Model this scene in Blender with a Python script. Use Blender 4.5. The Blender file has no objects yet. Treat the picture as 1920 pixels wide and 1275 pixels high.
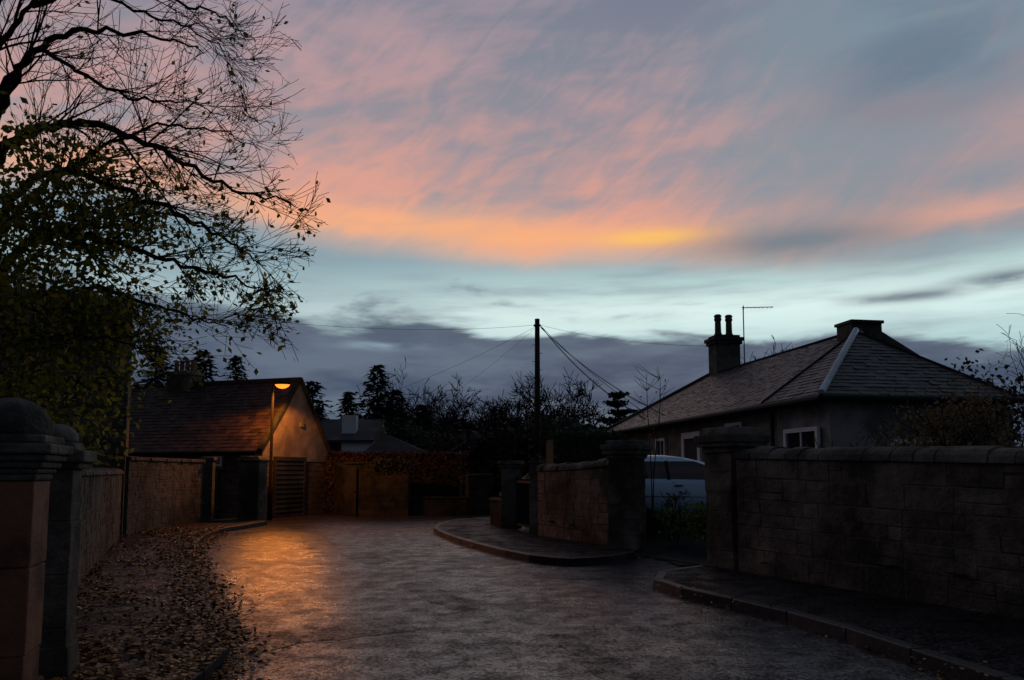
import bpy, bmesh, math, random
from mathutils import Vector, Matrix
R = random.Random(11)
S = bpy.context.scene; COL = S.collection
F, CX, CY, TH, H = 1440.0, 960.0, 759.0, math.radians(5), 1.6
cT, sT = math.cos(TH), math.sin(TH)
def ray(px, py):
    u = (px-CX)/F; v = (CY-py)/F
    return Vector((u, cT-v*sT, sT+v*cT))
def G(px, py, z=0.0):
    d = ray(px, py); t = (z-H)/d.z
    return Vector((d.x*t, d.y*t, z))
def at(px, py, Y):
    d = ray(px, py); t = Y/d.y
    return Vector((d.x*t, Y, H+d.z*t))
def V(*a): return Vector(a)
def lin(c): return c/12.92 if c <= .04045 else ((c+.055)/1.055)**2.4
def L(r, g, b): return (lin(r/255), lin(g/255), lin(b/255), 1)

# ------------------------------------------------------------------ node helpers
def setin(nt, sock, v):
    if isinstance(v, bpy.types.NodeSocket): nt.links.new(v, sock)
    elif isinstance(v, (tuple, list)) and len(v) == 3 and sock.type == 'RGBA': sock.default_value = (*v, 1)
    else: sock.default_value = v
class NT:
    def __init__(s, nt): s.nt = nt
    def n(s, t, ins=None, **props):
        nd = s.nt.nodes.new(t)
        for k, v in props.items(): setattr(nd, k, v)
        for k, v in (ins or {}).items(): setin(s.nt, nd.inputs[k], v)
        return nd
    def m(s, op, *a): return s.n('ShaderNodeMath', {i: x for i, x in enumerate(a)}, operation=op).outputs[0]
    def mix(s, f, a, b, mode='MIX'):
        nd = s.n('ShaderNodeMix', data_type='RGBA', blend_type=mode)
        setin(s.nt, nd.inputs[0], f); setin(s.nt, nd.inputs[6], a); setin(s.nt, nd.inputs[7], b)
        return nd.outputs[2]
    def ss(s, x, a, b, lo=0.0, hi=1.0):
        return s.n('ShaderNodeMapRange', {0: x, 1: a, 2: b, 3: lo, 4: hi}, interpolation_type='SMOOTHSTEP').outputs[0]
    def vec(s, x, y, z=0.0): return s.n('ShaderNodeCombineXYZ', {0: x, 1: y, 2: z}).outputs[0]
    def noise(s, v, scale=1.0, detail=3.0, rough=.5, dist=0.0):
        return s.n('ShaderNodeTexNoise', {'Vector': v, 'Scale': scale, 'Detail': detail, 'Roughness': rough, 'Distortion': dist}).outputs[0]
    def ramp(s, x, stops):
        nd = s.n('ShaderNodeValToRGB', {0: x}); cr = nd.color_ramp
        while len(cr.elements) < len(stops): cr.elements.new(.5)
        for e, (p, c) in zip(cr.elements, stops): e.position = p; e.color = c
        return nd.outputs[0]
    def gauss(s, A, E, a0, e0, sa, se):
        x = s.m('DIVIDE', s.m('SUBTRACT', A, a0), sa); y = s.m('DIVIDE', s.m('SUBTRACT', E, e0), se)
        q = s.m('ADD', s.m('MULTIPLY', x, x), s.m('MULTIPLY', y, y))
        return s.m('POWER', 2.71828, s.m('MULTIPLY', q, -1.0))

# ------------------------------------------------------------------ world: dusk sky in azimuth / elevation
def azel(px, py):
    d = ray(px, py)
    return math.degrees(math.atan2(d.x, d.y)), math.degrees(math.atan2(d.z, math.hypot(d.x, d.y)))
w = bpy.data.worlds.new("World"); S.world = w; w.use_nodes = True
wt = w.node_tree; wt.nodes.clear(); X = NT(wt)
tc = X.n('ShaderNodeTexCoord').outputs['Generated']
sp = X.n('ShaderNodeSeparateXYZ', {0: tc})
dx, dy, dz = sp.outputs
A = X.m('MULTIPLY', X.m('ARCTAN2', dx, dy), 57.29578)
E = X.m('MULTIPLY', X.m('ARCSINE', dz), 57.29578)
def an(ka, ke, seed, detail=3, rough=.5, dist=0.0): return X.noise(X.vec(X.m('MULTIPLY', A, ka), X.m('MULTIPLY', E, ke), seed), 1, detail, rough, dist)
def rn(deg, ka, ke, seed, detail=3, rough=.5, dist=0.0):
    ph = math.radians(deg)
    sA = X.m('ADD', X.m('MULTIPLY', A, math.cos(ph)*ka), X.m('MULTIPLY', E, math.sin(ph)*ka))
    sE = X.m('SUBTRACT', X.m('MULTIPLY', E, math.cos(ph)*ke), X.m('MULTIPLY', A, math.sin(ph)*ke))
    return X.noise(X.vec(sA, sE, seed), 1, detail, rough, dist)
nW = X.m('SUBTRACT', an(.075, .2, 1.7, 4), .5)
hE = X.m('ADD', X.m('ADD', X.m('SUBTRACT', E, 16.4), X.m('MULTIPLY', A, .06)), X.m('MULTIPLY', nW, 4.0))
n1 = rn(14, .045, .20, 4.0, 4, .58, .5)
n1b = rn(36, .22, .62, 9.0, 4, .55, 1.0)
n1c = an(.05, .26, 2.0, 4, .58, .5)
st = X.m('ADD', X.m('MULTIPLY', n1, .40), X.m('ADD', X.m('MULTIPLY', n1b, .24), X.m('MULTIPLY', n1c, .36)))
kst = X.ss(st, .395, .62)
pc = X.ramp(X.m('DIVIDE', hE, 60.0), [(0, L(240,178,144)), (.02, L(236,170,138)), (.05, L(226,162,143)), (.11, L(208,157,149)),
      (.19, L(187,153,156)), (.27, L(158,146,158)), (.45, L(100,110,136)), (1, L(58,70,96))])
gb = X.ramp(X.m('DIVIDE', hE, 60.0), [(0, L(186,168,158)), (.06, L(158,150,157)), (.2, L(132,136,150)), (.45, L(92,106,130)), (1, L(55,68,92))])
kp = X.m('ADD', X.m('MULTIPLY', kst, .92), X.ss(hE, .4, 3.8, .46, 0.0))
kp = X.m('MINIMUM', kp, 1.0)
hi = X.mix(kp, gb, pc)
An = X.m('ADD', A, X.m('MULTIPLY', X.m('SUBTRACT', n1, .5), 22.0))
rt = X.m('MULTIPLY', X.ss(An, 9.0, 26.0), X.ss(st, .38, .66, .97, .45))
hi = X.mix(rt, hi, L(130,147,159))
def blob(base, px, py, sa, se, col, amt, nz=None):
    a0, e0 = azel(px, py); g = X.gauss(A, E, a0, e0, sa, se)
    g = X.m('MULTIPLY', g, amt)
    if nz is not None: g = X.m('MULTIPLY', g, nz)
    return X.mix(X.m('MINIMUM', g, 1.0), base, col)
nzp = X.ss(n1c, .36, .6, .35, 1.0)
hi = blob(hi, 1720, 130, 7, 5.5, L(98,120,140), .85, nzp)
hi = blob(hi, 1560, 330, 5, 5, L(144,148,156), .5)
hi = blob(hi, 1860, 250, 7, 2.2, L(184,154,154), .7, nzp)
hi = blob(hi, 1850, 395, 8, 1.0, L(228,168,148), .8, nzp)
hi = blob(hi, 1700, 200, 4, 1.0, L(146,134,144), .6)
hi = blob(hi, 780, 418, 8, .9, L(252,180,128), .8, nzp)
hi = blob(hi, 1000, 446, 7, .7, L(250,178,126), .75)
hi = blob(hi, 1225, 446, 3.6, .55, L(255,194,108), 1.2)
cl = X.ramp(X.m('DIVIDE', E, 40.0), [(0, L(120,150,165)), (.22, L(188,219,220)), (.29, L(222,244,240)), (.335, L(188,215,214)), (.385, L(150,176,184)), (.45, L(140,162,172)), (1, L(90,110,135))])
cl = X.mix(X.m('SUBTRACT', 1.0, X.ss(A, -24.0, 6.0, .40, 1.0)), cl, L(122,145,160))
hz = an(.06, .5, 6.0, 4, .55)
cl = X.mix(X.ss(hz, .44, .70, 0, .6), cl, L(142,160,169))
pm = X.ss(hE, -1.8, 1.2)
sky = X.mix(pm, cl, hi)
sky = blob(sky, 1490, 452, 7.5, 1.15, L(108,126,138), .85, nzp)
sky = blob(sky, 1750, 470, 8, 1.0, L(138,154,163), .5, nzp)
n2 = an(.085, .34, 3.3, 5, .54, .25)
T = X.m('SUBTRACT', 11.3, X.m('MULTIPLY', A, .075))
lf = X.m('ADD', n2, X.m('MULTIPLY', X.m('SUBTRACT', T, E), .082))
lm = X.ss(lf, .44, .61)
n3 = an(.10, .42, 8.0, 4, .55)
lc = X.ramp(X.m('DIVIDE', E, 20.0), [(0, L(54,68,90)), (.25, L(64,78,100)), (.45, L(78,90,110)), (.6, L(94,106,121)), (1, L(120,132,143))])
lc = X.mix(X.ss(n3, .38, .66, 0, .75), lc, L(106,119,135))
sky = X.mix(lm, sky, lc)
for (px, py, sa, se) in ((1700, 556, 5, .4), (1890, 520, 3.4, .55), (1830, 606, 5.5, .5), (1130, 600, 5, .45)):
    sky = blob(sky, px, py, sa, se, L(108,121,133), 1.0, X.ss(n2, .38, .56, 0.15, .95))
sky = blob(sky, 715, 648, 2.6, .3, L(150,172,184), .8, X.ss(n3, .42, .6, .1, 1.0))
dim = L(50,58,74)
sky = X.mix(X.ss(E, 33.0, 62.0, 0, .75), sky, dim)
sky = X.mix(X.ss(dy, -.1, .72, .93, 0.0), sky, dim)
sky = X.mix(X.ss(E, -6.0, -.5, 1.0, 0.0), sky, (.01,.012,.016,1))
nish = X.n('ShaderNodeTexSky', sky_type='NISHITA', sun_disc=False, sun_elevation=math.radians(1.0), sun_rotation=math.radians(8), altitude=50)
bg1 = X.n('ShaderNodeBackground', {0: sky, 1: 1.0})
bg2 = X.n('ShaderNodeBackground', {0: nish.outputs[0], 1: .001})
ad = X.n('ShaderNodeAddShader', {0: bg1.outputs[0], 1: bg2.outputs[0]})
X.n('ShaderNodeOutputWorld', {0: ad.outputs[0]})

# ------------------------------------------------------------------ materials
def newmat(name):
    m = bpy.data.materials.new(name); m.use_nodes = True
    m.node_tree.nodes.clear(); return m, NT(m.node_tree)
def finish(x, col, rough, bumph=None, bstr=.3, bdist=.02, metal=0.0, spec=.5, **kw):
    ins = {'Base Color': col, 'Roughness': rough, 'Metallic': metal, 'Specular IOR Level': spec}
    if bumph is not None:
        nrm = x.n('ShaderNodeBump', {'Strength': bstr, 'Distance': bdist, 'Height': bumph}).outputs[0]
        ins['Normal'] = nrm
        if 'coat' in kw: ins['Coat Normal'] = nrm
    if 'coat' in kw: ins['Coat Weight'] = kw['coat']; ins['Coat Roughness'] = kw['coatr']
    p = x.n('ShaderNodeBsdfPrincipled', ins)
    x.n('ShaderNodeOutputMaterial', {0: p.outputs[0]}); return p
def leafmat(name, c1, c2, trans=0.0, rough=.6, spec=.3):
    m, x = newmat(name)
    t = x.n('ShaderNodeAttribute', attribute_name='tint').outputs['Fac']
    col = x.mix(t, (*c1, 1), (*c2, 1))
    p = x.n('ShaderNodeBsdfPrincipled', {'Base Color': col, 'Roughness': rough, 'Specular IOR Level': spec})
    o = p.outputs[0]
    if trans:
        tr = x.n('ShaderNodeBsdfTranslucent', {0: col}); o = x.n('ShaderNodeMixShader', {0: trans, 1: o, 2: tr.outputs[0]}).outputs[0]
    x.n('ShaderNodeOutputMaterial', {0: o}); return m
def mk(name, c1, c2, rough=.8, ns=2.5, bump=.4, bs=25, bdist=.02, metal=0.0, spec=.4, stain=.6, stsc=.8, tintw=.6):
    m, x = newmat(name)
    pos = x.n('ShaderNodeNewGeometry').outputs['Position']
    t = x.n('ShaderNodeAttribute', attribute_name='tint').outputs['Fac']
    nz = x.noise(pos, ns, 4, .65)
    f = x.m('ADD', x.m('MULTIPLY', t, tintw), x.m('MULTIPLY', x.m('SUBTRACT', nz, .5), 1.8))
    f = x.m('ADD', f, (1-tintw)*.5); f.node.use_clamp = True
    col = x.mix(f, (*c1, 1), (*c2, 1))
    if stain:
        sn = x.ss(x.noise(pos, stsc, 4, .6), .36, .60, 1-stain, 1.0)
        col = x.mix(1.0, col, x.n('ShaderNodeCombineColor', {0: sn, 1: sn, 2: sn}).outputs[0], 'MULTIPLY')
    bh = x.noise(pos, bs*.4, 4, .7) if bump else None
    finish(x, col, rough, bh, bump, bdist*2, metal, spec); return m
def courses(name, c1, c2, mortar, bw, bh, ms=.012, rough=.85, warp=.05, bump=.6, off=.5, slate=False, spec=.4, stain=.5):
    m, x = newmat(name)
    uv = x.n('ShaderNodeTexCoord').outputs['UV']
    pos = x.n('ShaderNodeNewGeometry').outputs['Position']
    nz = x.n('ShaderNodeTexNoise', {'Vector': uv, 'Scale': 2.2, 'Detail': 2})
    wv = x.n('ShaderNodeVectorMath', {0: nz.outputs[1], 1: (.5, .5, .5)}, operation='SUBTRACT').outputs[0]
    wv = x.n('ShaderNodeVectorMath', {0: wv, 'Scale': warp}, operation='SCALE').outputs[0]
    uvw = x.n('ShaderNodeVectorMath', {0: uv, 1: wv}, operation='ADD').outputs[0]
    b = x.n('ShaderNodeTexBrick', {'Vector': uvw, 'Color1': (0,0,0,1), 'Color2': (1,1,1,1), 'Mortar': (.5,.5,.5,1), 'Scale': 1.0,
        'Mortar Size': ms, 'Mortar Smooth': .3, 'Bias': 0.0, 'Brick Width': bw, 'Row Height': bh}, offset=off)
    f = x.m('ADD', x.m('MULTIPLY', b.outputs[0], .65), x.m('MULTIPLY', x.noise(pos, 3, 4, .6), .35))
    col = x.mix(f, (*c1, 1), (*c2, 1))
    col = x.mix(b.outputs[1], col, (*mortar, 1))
    sn = x.ss(x.noise(pos, .9, 4, .6), .35, .62, 1-stain, 1.0)
    col = x.mix(1.0, col, x.n('ShaderNodeCombineColor', {0: sn, 1: sn, 2: sn}).outputs[0], 'MULTIPLY')
    hgt = x.m('ADD', x.m('SUBTRACT', 1.0, b.outputs[1]), x.m('MULTIPLY', b.outputs[0], .5))
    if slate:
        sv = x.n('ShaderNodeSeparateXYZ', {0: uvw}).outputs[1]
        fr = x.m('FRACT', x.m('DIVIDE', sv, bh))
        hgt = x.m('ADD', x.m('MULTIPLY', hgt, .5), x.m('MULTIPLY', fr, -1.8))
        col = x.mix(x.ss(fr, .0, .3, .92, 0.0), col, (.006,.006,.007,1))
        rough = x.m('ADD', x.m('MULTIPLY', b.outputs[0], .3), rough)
    finish(x, col, rough, hgt, bump, .03, 0.0, spec); return m
M = {}
M['stone'] = mk('sandstone_dark', (.070,.056,.045), (.27,.215,.168), .9, 4.5, .9, 16, .028, stain=.76, stsc=.9, tintw=.35)
M['mortar'] = mk('old_mortar', (.075,.061,.050), (.20,.163,.132), .95, 4, .7, 30, stain=.7)
M['stone2'] = mk('sandstone_warm_lit', (.17,.066,.038), (.29,.13,.075), .85, 4, .6, 30, .015, stain=.65, stsc=1.6)  # warm light on the nearest pier is put into this redder stone colour
M['stone3'] = mk('sandstone_grey', (.060,.056,.045), (.165,.155,.126), .9, 4, .8, 22, .02, stain=.7, tintw=.45)
M['stone4'] = mk('mossy_stone', (.016,.018,.014), (.056,.060,.047), .95, 3, .8, 22, .02, stain=.6, tintw=.45, spec=.15)
M['cope'] = mk('coping_stone', (.065,.058,.047), (.20,.18,.147), .85, 5, .9, 24, .025, stain=.7, stsc=2)
M['rubble'] = courses('rubble_stone', (.05,.043,.034), (.15,.126,.10), (.06,.05,.042), .42, .2, .02, .9, .22, .8, .37)
M['house'] = courses('house_stone', (.12,.105,.09), (.27,.24,.20), (.15,.135,.115), .5, .24, .012, .9, .04, .5)
M['slate'] = mk('wet_slate', (.017,.015,.016), (.125,.105,.103), .46, 2.5, .5, 40, .012, spec=.38, stain=.5, stsc=1.2, tintw=.8)
M['slateD'] = mk('dull_slate', (.025,.027,.031), (.07,.074,.083), .8, 2.5, .4, 40, .012, spec=.15, stain=.4, stsc=1.2, tintw=.8)
M['tile'] = mk('cottage_tile', (.020,.014,.012), (.085,.050,.038), .6, 2.5, .5, 40, .012, spec=.3, stain=.5, stsc=1.1, tintw=.8)
M['slate2'] = courses('grey_slate', (.045,.05,.06), (.10,.107,.12), (.03,.03,.035), .3, .25, .008, .7, .015, .6, .5, True, .25, .3)
M['harl'] = mk('harling', (.17,.138,.112), (.28,.233,.19), .9, 2, .8, 60, .015, stain=.45, stsc=1.3)
M['render'] = mk('grey_render', (.22,.21,.195), (.40,.385,.36), .9, 2.2, .6, 50, .015, stain=.5, stsc=1.2)
M['white'] = mk('white_paint', (.74,.74,.74), (.84,.84,.84), .55, 2, 0, 30, stain=.15)
M['kerb'] = mk('kerb_stone', (.022,.020,.021), (.075,.070,.069), .45, 5, .5, 40, .01, spec=.4)
M['lead'] = mk('lead_flashing', (.42,.49,.56), (.58,.65,.72), .4, 4, .15, 30, metal=.2, stain=.25)
M['ridge'] = mk('ridge_tile', (.03,.027,.027), (.07,.064,.064), .95, 4, .3, 30, stain=.4, spec=.05)
M['metal'] = mk('dark_metal', (.012,.013,.014), (.025,.026,.028), .6, 4, 0, 30, metal=0, spec=.25, stain=.2)
M['post'] = mk('black_paint', (.004,.004,.005), (.008,.008,.009), .8, 4, 0, 30, metal=0, spec=.05, stain=.2)
M['pot'] = mk('clay_pot', (.14,.09,.065), (.24,.155,.11), .85, 4, .3, 30)
M['wood'] = mk('tarred_pole', (.022,.018,.015), (.05,.04,.033), .9, 6, .5, 40)
M['door'] = mk('grey_door', (.022,.025,.028), (.042,.046,.05), .7, 3, .15, 30, spec=.2)
M['bark'] = leafmat('bark', (.010,.009,.008), (.035,.028,.024), 0, .95, .1)
M['twig'] = leafmat('twig_bark', (.03,.022,.018), (.06,.045,.036), 0, .95, .1)
M['leafT'] = leafmat('autumn_leaf', (.070,.095,.016), (.56,.43,.06), .48)
M['leafD'] = leafmat('dark_leaf', (.018,.03,.012), (.05,.07,.026), .15)
M['leafG'] = leafmat('green_leaf', (.06,.10,.02), (.26,.36,.07), .3)
M['leafO'] = leafmat('olive_leaf', (.09,.06,.028), (.28,.185,.085), .35)
M['leafR'] = leafmat('copper_leaf', (.018,.010,.008), (.055,.027,.020), .15)
M['needle'] = leafmat('needles', (.008,.016,.012), (.025,.038,.024), 0, .7)
M['litter'] = leafmat('leaf_litter', (.10,.036,.009), (.52,.235,.052), 0, .5, .45)
M['soil'] = mk('garden_soil', (.035,.032,.022), (.08,.07,.045), .95, 1, .6, 12, .05)
M['gravel'] = mk('drive_gravel', (.03,.027,.026), (.075,.068,.066), .8, 12, .8, 60, .02)
M['tyre'] = mk('tyre_rubber', (.015,.015,.015), (.025,.025,.025), .8, 3, 0, 30, stain=0)
M['paint'] = mk('car_paint', (.50,.72,.88), (.54,.76,.92), .3, .5, 0, 10, stain=0, metal=0, spec=.6)
M['rim'] = mk('alloy_rim', (.4,.4,.42), (.5,.5,.52), .35, 2, 0, 10, stain=0, metal=.8)
M['redlens'] = mk('red_lens', (.3,.01,.01), (.35,.02,.02), .2, 2, 0, 10, stain=0)
M['clear'] = mk('clear_lens', (.6,.6,.62), (.7,.7,.72), .15, 2, 0, 10, stain=0)
M['glass'] = mk('dark_glass', (.012,.016,.02), (.02,.025,.03), .06, 1, 0, 10, stain=0, spec=.9)
M['wire'] = mk('black_wire', (.015,.015,.016), (.02,.02,.02), .7, 2, 0, 10, stain=0)
def asphalt(name, c1, c2, r0, r1, bump, smax, film):
    """wet asphalt: dark pits between the stones, a thin water film (coat) where it has pooled"""
    m, x = newmat(name)
    pos = x.n('ShaderNodeNewGeometry').outputs['Position']
    big = x.noise(pos, .6, 4, .65); mid = x.noise(pos, 3.2, 3, .7); agg = x.noise(pos, 24, 3, .75)
    f = x.m('ADD', x.m('MULTIPLY', mid, .32), x.m('MULTIPLY', agg, .68))
    g_ = x.ss(f, .45, .56)
    col = x.mix(g_, (*c1, 1), (*c2, 1))
    wet = x.ss(x.m('ADD', x.m('MULTIPLY', big, .55), x.m('MULTIPLY', mid, .45)), .42, .56)
    rg = x.m('ADD', x.m('MULTIPLY', wet, r0-r1), r1)
    spc = x.m('MULTIPLY', x.m('ADD', x.m('MULTIPLY', g_, .92), .08), smax)
    bh = x.m('ADD', agg, x.m('MULTIPLY', mid, .9))
    ct = x.m('MULTIPLY', x.m('MULTIPLY', x.m('ADD', x.m('MULTIPLY', wet, .85), .15), x.m('ADD', x.m('MULTIPLY', g_, .85), .15)), film)
    finish(x, col, rg, bh, bump, .05, 0.0, spc, coat=ct, coatr=.23); return m
M['road'] = asphalt('wet_asphalt', (.010,.0085,.0095), (.050,.043,.046), .27, .42, .28, .85, .85)
M['patch'] = asphalt('dark_asphalt_patch', (.008,.0072,.008), (.030,.027,.029), .30, .46, .3, .5, .4)
M['pave'] = asphalt('pavement_asphalt', (.012,.0105,.0115), (.038,.034,.035), .42, .65, .6, .3, .08)
M['ground'] = mk('grass_ground', (.02,.028,.012), (.05,.06,.025), .95, .6, .5, 8, .05)
m, x = newmat('lamp_glow'); e = x.n('ShaderNodeEmission', {0: (1, .26, .025, 1), 1: 2.0}); x.n('ShaderNodeOutputMaterial', {0: e.outputs[0]}); M['glow'] = m

# ------------------------------------------------------------------ mesh builder
def woff(p):
    o = Vector((0,0,0))
    while p is not None: o = o+p.location; p = p.parent
    return o
def clip(poly, n, d):
    out = []
    for i, p in enumerate(poly):
        q = poly[(i+1) % len(poly)]; a = p.dot(n)-d; b = q.dot(n)-d
        if a >= 0: out.append(p)
        if (a < 0) != (b < 0): out.append(p.lerp(q, a/(a-b)))
    return out
class MB:
    def __init__(s): s.v = []; s.f = []; s.t = []
    def add(s, vs, fs, t=None):
        b = len(s.v); t = R.random() if t is None else t
        s.v.extend([tuple(q) for q in vs])
        for f in fs: s.f.append(tuple(b+i for i in f)); s.t.append(t)
    def box(s, c, ex, ey, hx, hy, z0, z1, t=None, tp=0.0):
        c = Vector(c); ex = Vector((ex[0], ex[1], 0)); ey = Vector((ey[0], ey[1], 0)); vs = []
        for z, k in ((z0, 0), (z1, tp)):
            for a, b in ((-1,-1), (1,-1), (1,1), (-1,1)):
                q = c+ex*(a*(hx-k))+ey*(b*(hy-k)); vs.append((q.x, q.y, z))
        s.add(vs, [(3,2,1,0), (4,5,6,7), (0,1,5,4), (1,2,6,5), (2,3,7,6), (3,0,4,7)], t)
    def bar(s, a, b, wd, hg, t=None, up=(0,0,1)):
        a = Vector(a); b = Vector(b); d = (b-a).normalized(); u = Vector(up)
        sd = d.cross(u)
        if sd.length < 1e-4: sd = d.cross(Vector((0,1,0)))
        sd.normalize(); u = sd.cross(d)
        vs = [p+sd*(i*wd/2)+u*(j*hg/2) for p in (a, b) for i, j in ((-1,-1), (1,-1), (1,1), (-1,1))]
        s.add(vs, [(3,2,1,0), (4,5,6,7), (0,1,5,4), (1,2,6,5), (2,3,7,6), (3,0,4,7)], t)
    def slab(s, poly, th, t=None):
        P = [Vector(q) for q in poly]; n = len(P)
        nr = Vector((0,0,0))
        for i in range(n): nr += (P[i]-P[0]).cross(P[(i+1) % n]-P[0])
        nr.normalize()
        if nr.z < 0: nr = -nr
        vs = P+[q-nr*th for q in P]
        fs = [tuple(range(n)), tuple(range(2*n-1, n-1, -1))]+[(i, n+i, n+(i+1) % n, (i+1) % n) for i in range(n)]
        s.add(vs, fs, t); return nr
    def slates(s, poly, th, row=.145, wd=.22, h=.009):
        n = s.slab(poly, th, .2); P = [Vector(q) for q in poly]
        v = (Vector((0,0,1))-n*n.z).normalized(); u = v.cross(n)
        vs_ = [p.dot(v) for p in P]; v0 = min(vs_)
        while v0 < max(vs_)-.02:
            b = clip(clip(P, v, v0), -v, -(v0+row))
            if len(b) >= 3:
                us = [p.dot(u) for p in b]; x0 = min(us)-R.uniform(.1,.9)*wd
                while x0 < max(us):
                    x1 = x0+wd*R.uniform(.7,1.3); q = clip(clip(b, u, x0), -u, -(x1-.005)); x0 = x1
                    if len(q) < 3: continue
                    hh = h*R.uniform(.3,1.7); t = R.random(); tl = R.uniform(-.007,.007); uc = sum(p.dot(u) for p in q)/len(q)
                    top = [p+n*(.003+hh*(1-(p.dot(v)-v0)/row)+max(0,tl*(p.dot(u)-uc)/wd*2)) for p in q]
                    s.add(top, [tuple(range(len(top)))], t)
                    for i in range(len(q)):
                        j = (i+1) % len(q)
                        if q[i].dot(v) < v0+1e-4 and q[j].dot(v) < v0+1e-4: s.add([top[i], top[j], q[j], q[i]], [(0,1,2,3)], t*.4)
            v0 += row*R.uniform(.97,1.03)
    def prism(s, poly, off, t=None):
        P = [Vector(q) for q in poly]; n = len(P); o = Vector(off)
        vs = P+[q+o for q in P]
        s.add(vs, [tuple(range(n)), tuple(range(2*n-1, n-1, -1))]+[(i, n+i, n+(i+1) % n, (i+1) % n) for i in range(n)], t)
    def tube(s, pts, rads, n=6, t=None, cap=True):
        vs = []; m = len(pts)
        pts = [Vector(p) for p in pts]
        for i, p in enumerate(pts):
            d = (pts[min(i+1, m-1)]-pts[max(i-1, 0)])
            if d.length < 1e-7: d = Vector((0,0,1))
            d.normalize()
            a = d.cross(Vector((.31,.11,.94)))
            if a.length < .05: a = d.cross(Vector((1,0,0)))
            a.normalize(); b = d.cross(a)
            r = rads[i] if isinstance(rads, (list, tuple)) else rads
            for k in range(n):
                g = 2*math.pi*k/n; ca = math.cos(g)*r; sa = math.sin(g)*r
                vs.append((p.x+a.x*ca+b.x*sa, p.y+a.y*ca+b.y*sa, p.z+a.z*ca+b.z*sa))
        fs = []
        for i in range(m-1):
            for k in range(n):
                k2 = (k+1) % n; fs.append((i*n+k, i*n+k2, (i+1)*n+k2, (i+1)*n+k))
        if cap: fs.append(tuple(range(n-1, -1, -1))); fs.append(tuple((m-1)*n+k for k in range(n)))
        s.add(vs, fs, t)
    def lathe(s, c, prof, n=16, t=None, sx=1.0, sy=1.0, rot=0.0):
        vs = []; cr, sr = math.cos(rot), math.sin(rot)
        for r, z in prof:
            for k in range(n):
                g = 2*math.pi*k/n; a = math.cos(g)*r*sx; b = math.sin(g)*r*sy
                vs.append((c[0]+a*cr-b*sr, c[1]+a*sr+b*cr, c[2]+z))
        m = len(prof); fs = [(i*n+k, i*n+(k+1) % n, (i+1)*n+(k+1) % n, (i+1)*n+k) for i in range(m-1) for k in range(n)]
        fs.append(tuple(range(n-1, -1, -1))); fs.append(tuple((m-1)*n+k for k in range(n)))
        s.add(vs, fs, t)
    def leaf(s, p, sz, rng, t=None, flat=0.0):
        a = Vector((rng.gauss(0,1), rng.gauss(0,1), rng.gauss(0,1)*(1-flat))); a.normalize()
        b = Vector((rng.gauss(0,1), rng.gauss(0,1), rng.gauss(0,1)*(1-flat))); b = b-a*a.dot(b)
        if b.length < 1e-3: return
        b.normalize(); a *= sz; b *= sz*.62; x_, y_, z_ = p
        k = len(s.v)
        s.v += [(x_-a.x, y_-a.y, z_-a.z), (x_+b.x, y_+b.y, z_+b.z), (x_+a.x, y_+a.y, z_+a.z), (x_-b.x, y_-b.y, z_-b.z)]
        s.f.append((k, k+1, k+2, k+3)); s.t.append(rng.random() if t is None else t)
    def build(s, name, mat, parent=None, smooth=False, bevel=0.0, uv=True, recalc=True, local=False):
        off = Vector((0,0,0)) if (parent is None or local) else woff(parent)
        me = bpy.data.meshes.new(name)
        me.from_pydata([(a-off.x, b-off.y, c-off.z) for a, b, c in s.v], [], s.f)
        if recalc:
            bm = bmesh.new(); bm.from_mesh(me); bmesh.ops.recalc_face_normals(bm, faces=bm.faces); bm.to_mesh(me); bm.free()
        at_ = me.attributes.new('tint', 'FLOAT', 'FACE'); at_.data.foreach_set('value', s.t)
        if uv:
            ul = me.uv_layers.new(name='UVMap'); up = Vector((0,0,1)); data = [0.0]*(2*len(me.loops))
            for p in me.polygons:
                n = p.normal; t = up.cross(n)
                if t.length < .05: t = Vector((1,0,0))
                t.normalize()
                if t.x < 0 or (abs(t.x) < 1e-6 and t.y < 0): t = -t
                b = n.cross(t)
                if b.z < 0: b = -b
                for li in p.loop_indices:
                    co = me.vertices[me.loops[li].vertex_index].co
                    data[2*li] = co.dot(t)+50; data[2*li+1] = co.dot(b)+50
            ul.data.foreach_set('uv', data)
        if smooth: me.polygons.foreach_set('use_smooth', [True]*len(me.polygons))
        me.materials.append(M[mat] if isinstance(mat, str) else mat)
        o = bpy.data.objects.new(name, me); COL.objects.link(o)
        if parent is not None: o.parent = parent
        if bevel:
            bv = o.modifiers.new('bevel', 'BEVEL'); bv.width = bevel; bv.segments = 2; bv.limit_method = 'ANGLE'
        me.update(); return o
def tag(o, label, cat, group=None, kind=None):
    o['label'] = label; o['category'] = cat
    if group: o['group'] = group
    if kind: o['kind'] = kind
    return o
def thing(name, label, cat, loc=(0,0,0), group=None):
    o = bpy.data.objects.new(name, None); COL.objects.link(o); o.location = loc; o.empty_display_size = .2
    return tag(o, label, cat, group)
def struct(o): o['kind'] = 'structure'; return o
def cr(pts, per=8):
    P = [Vector((p[0], p[1], p[2] if len(p) > 2 else 0.0)) for p in pts]; P = [P[0]*2-P[1]]+P+[P[-1]*2-P[-2]]; out = []
    for i in range(1, len(P)-2):
        p0, p1, p2, p3 = P[i-1:i+3]
        for k in range(per):
            t = k/per
            out.append(.5*((2*p1)+(p2-p0)*t+(2*p0-5*p1+4*p2-p3)*t*t+(3*p1-p0-3*p2+p3)*t**3))
    out.append(P[-2]); return out
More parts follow.
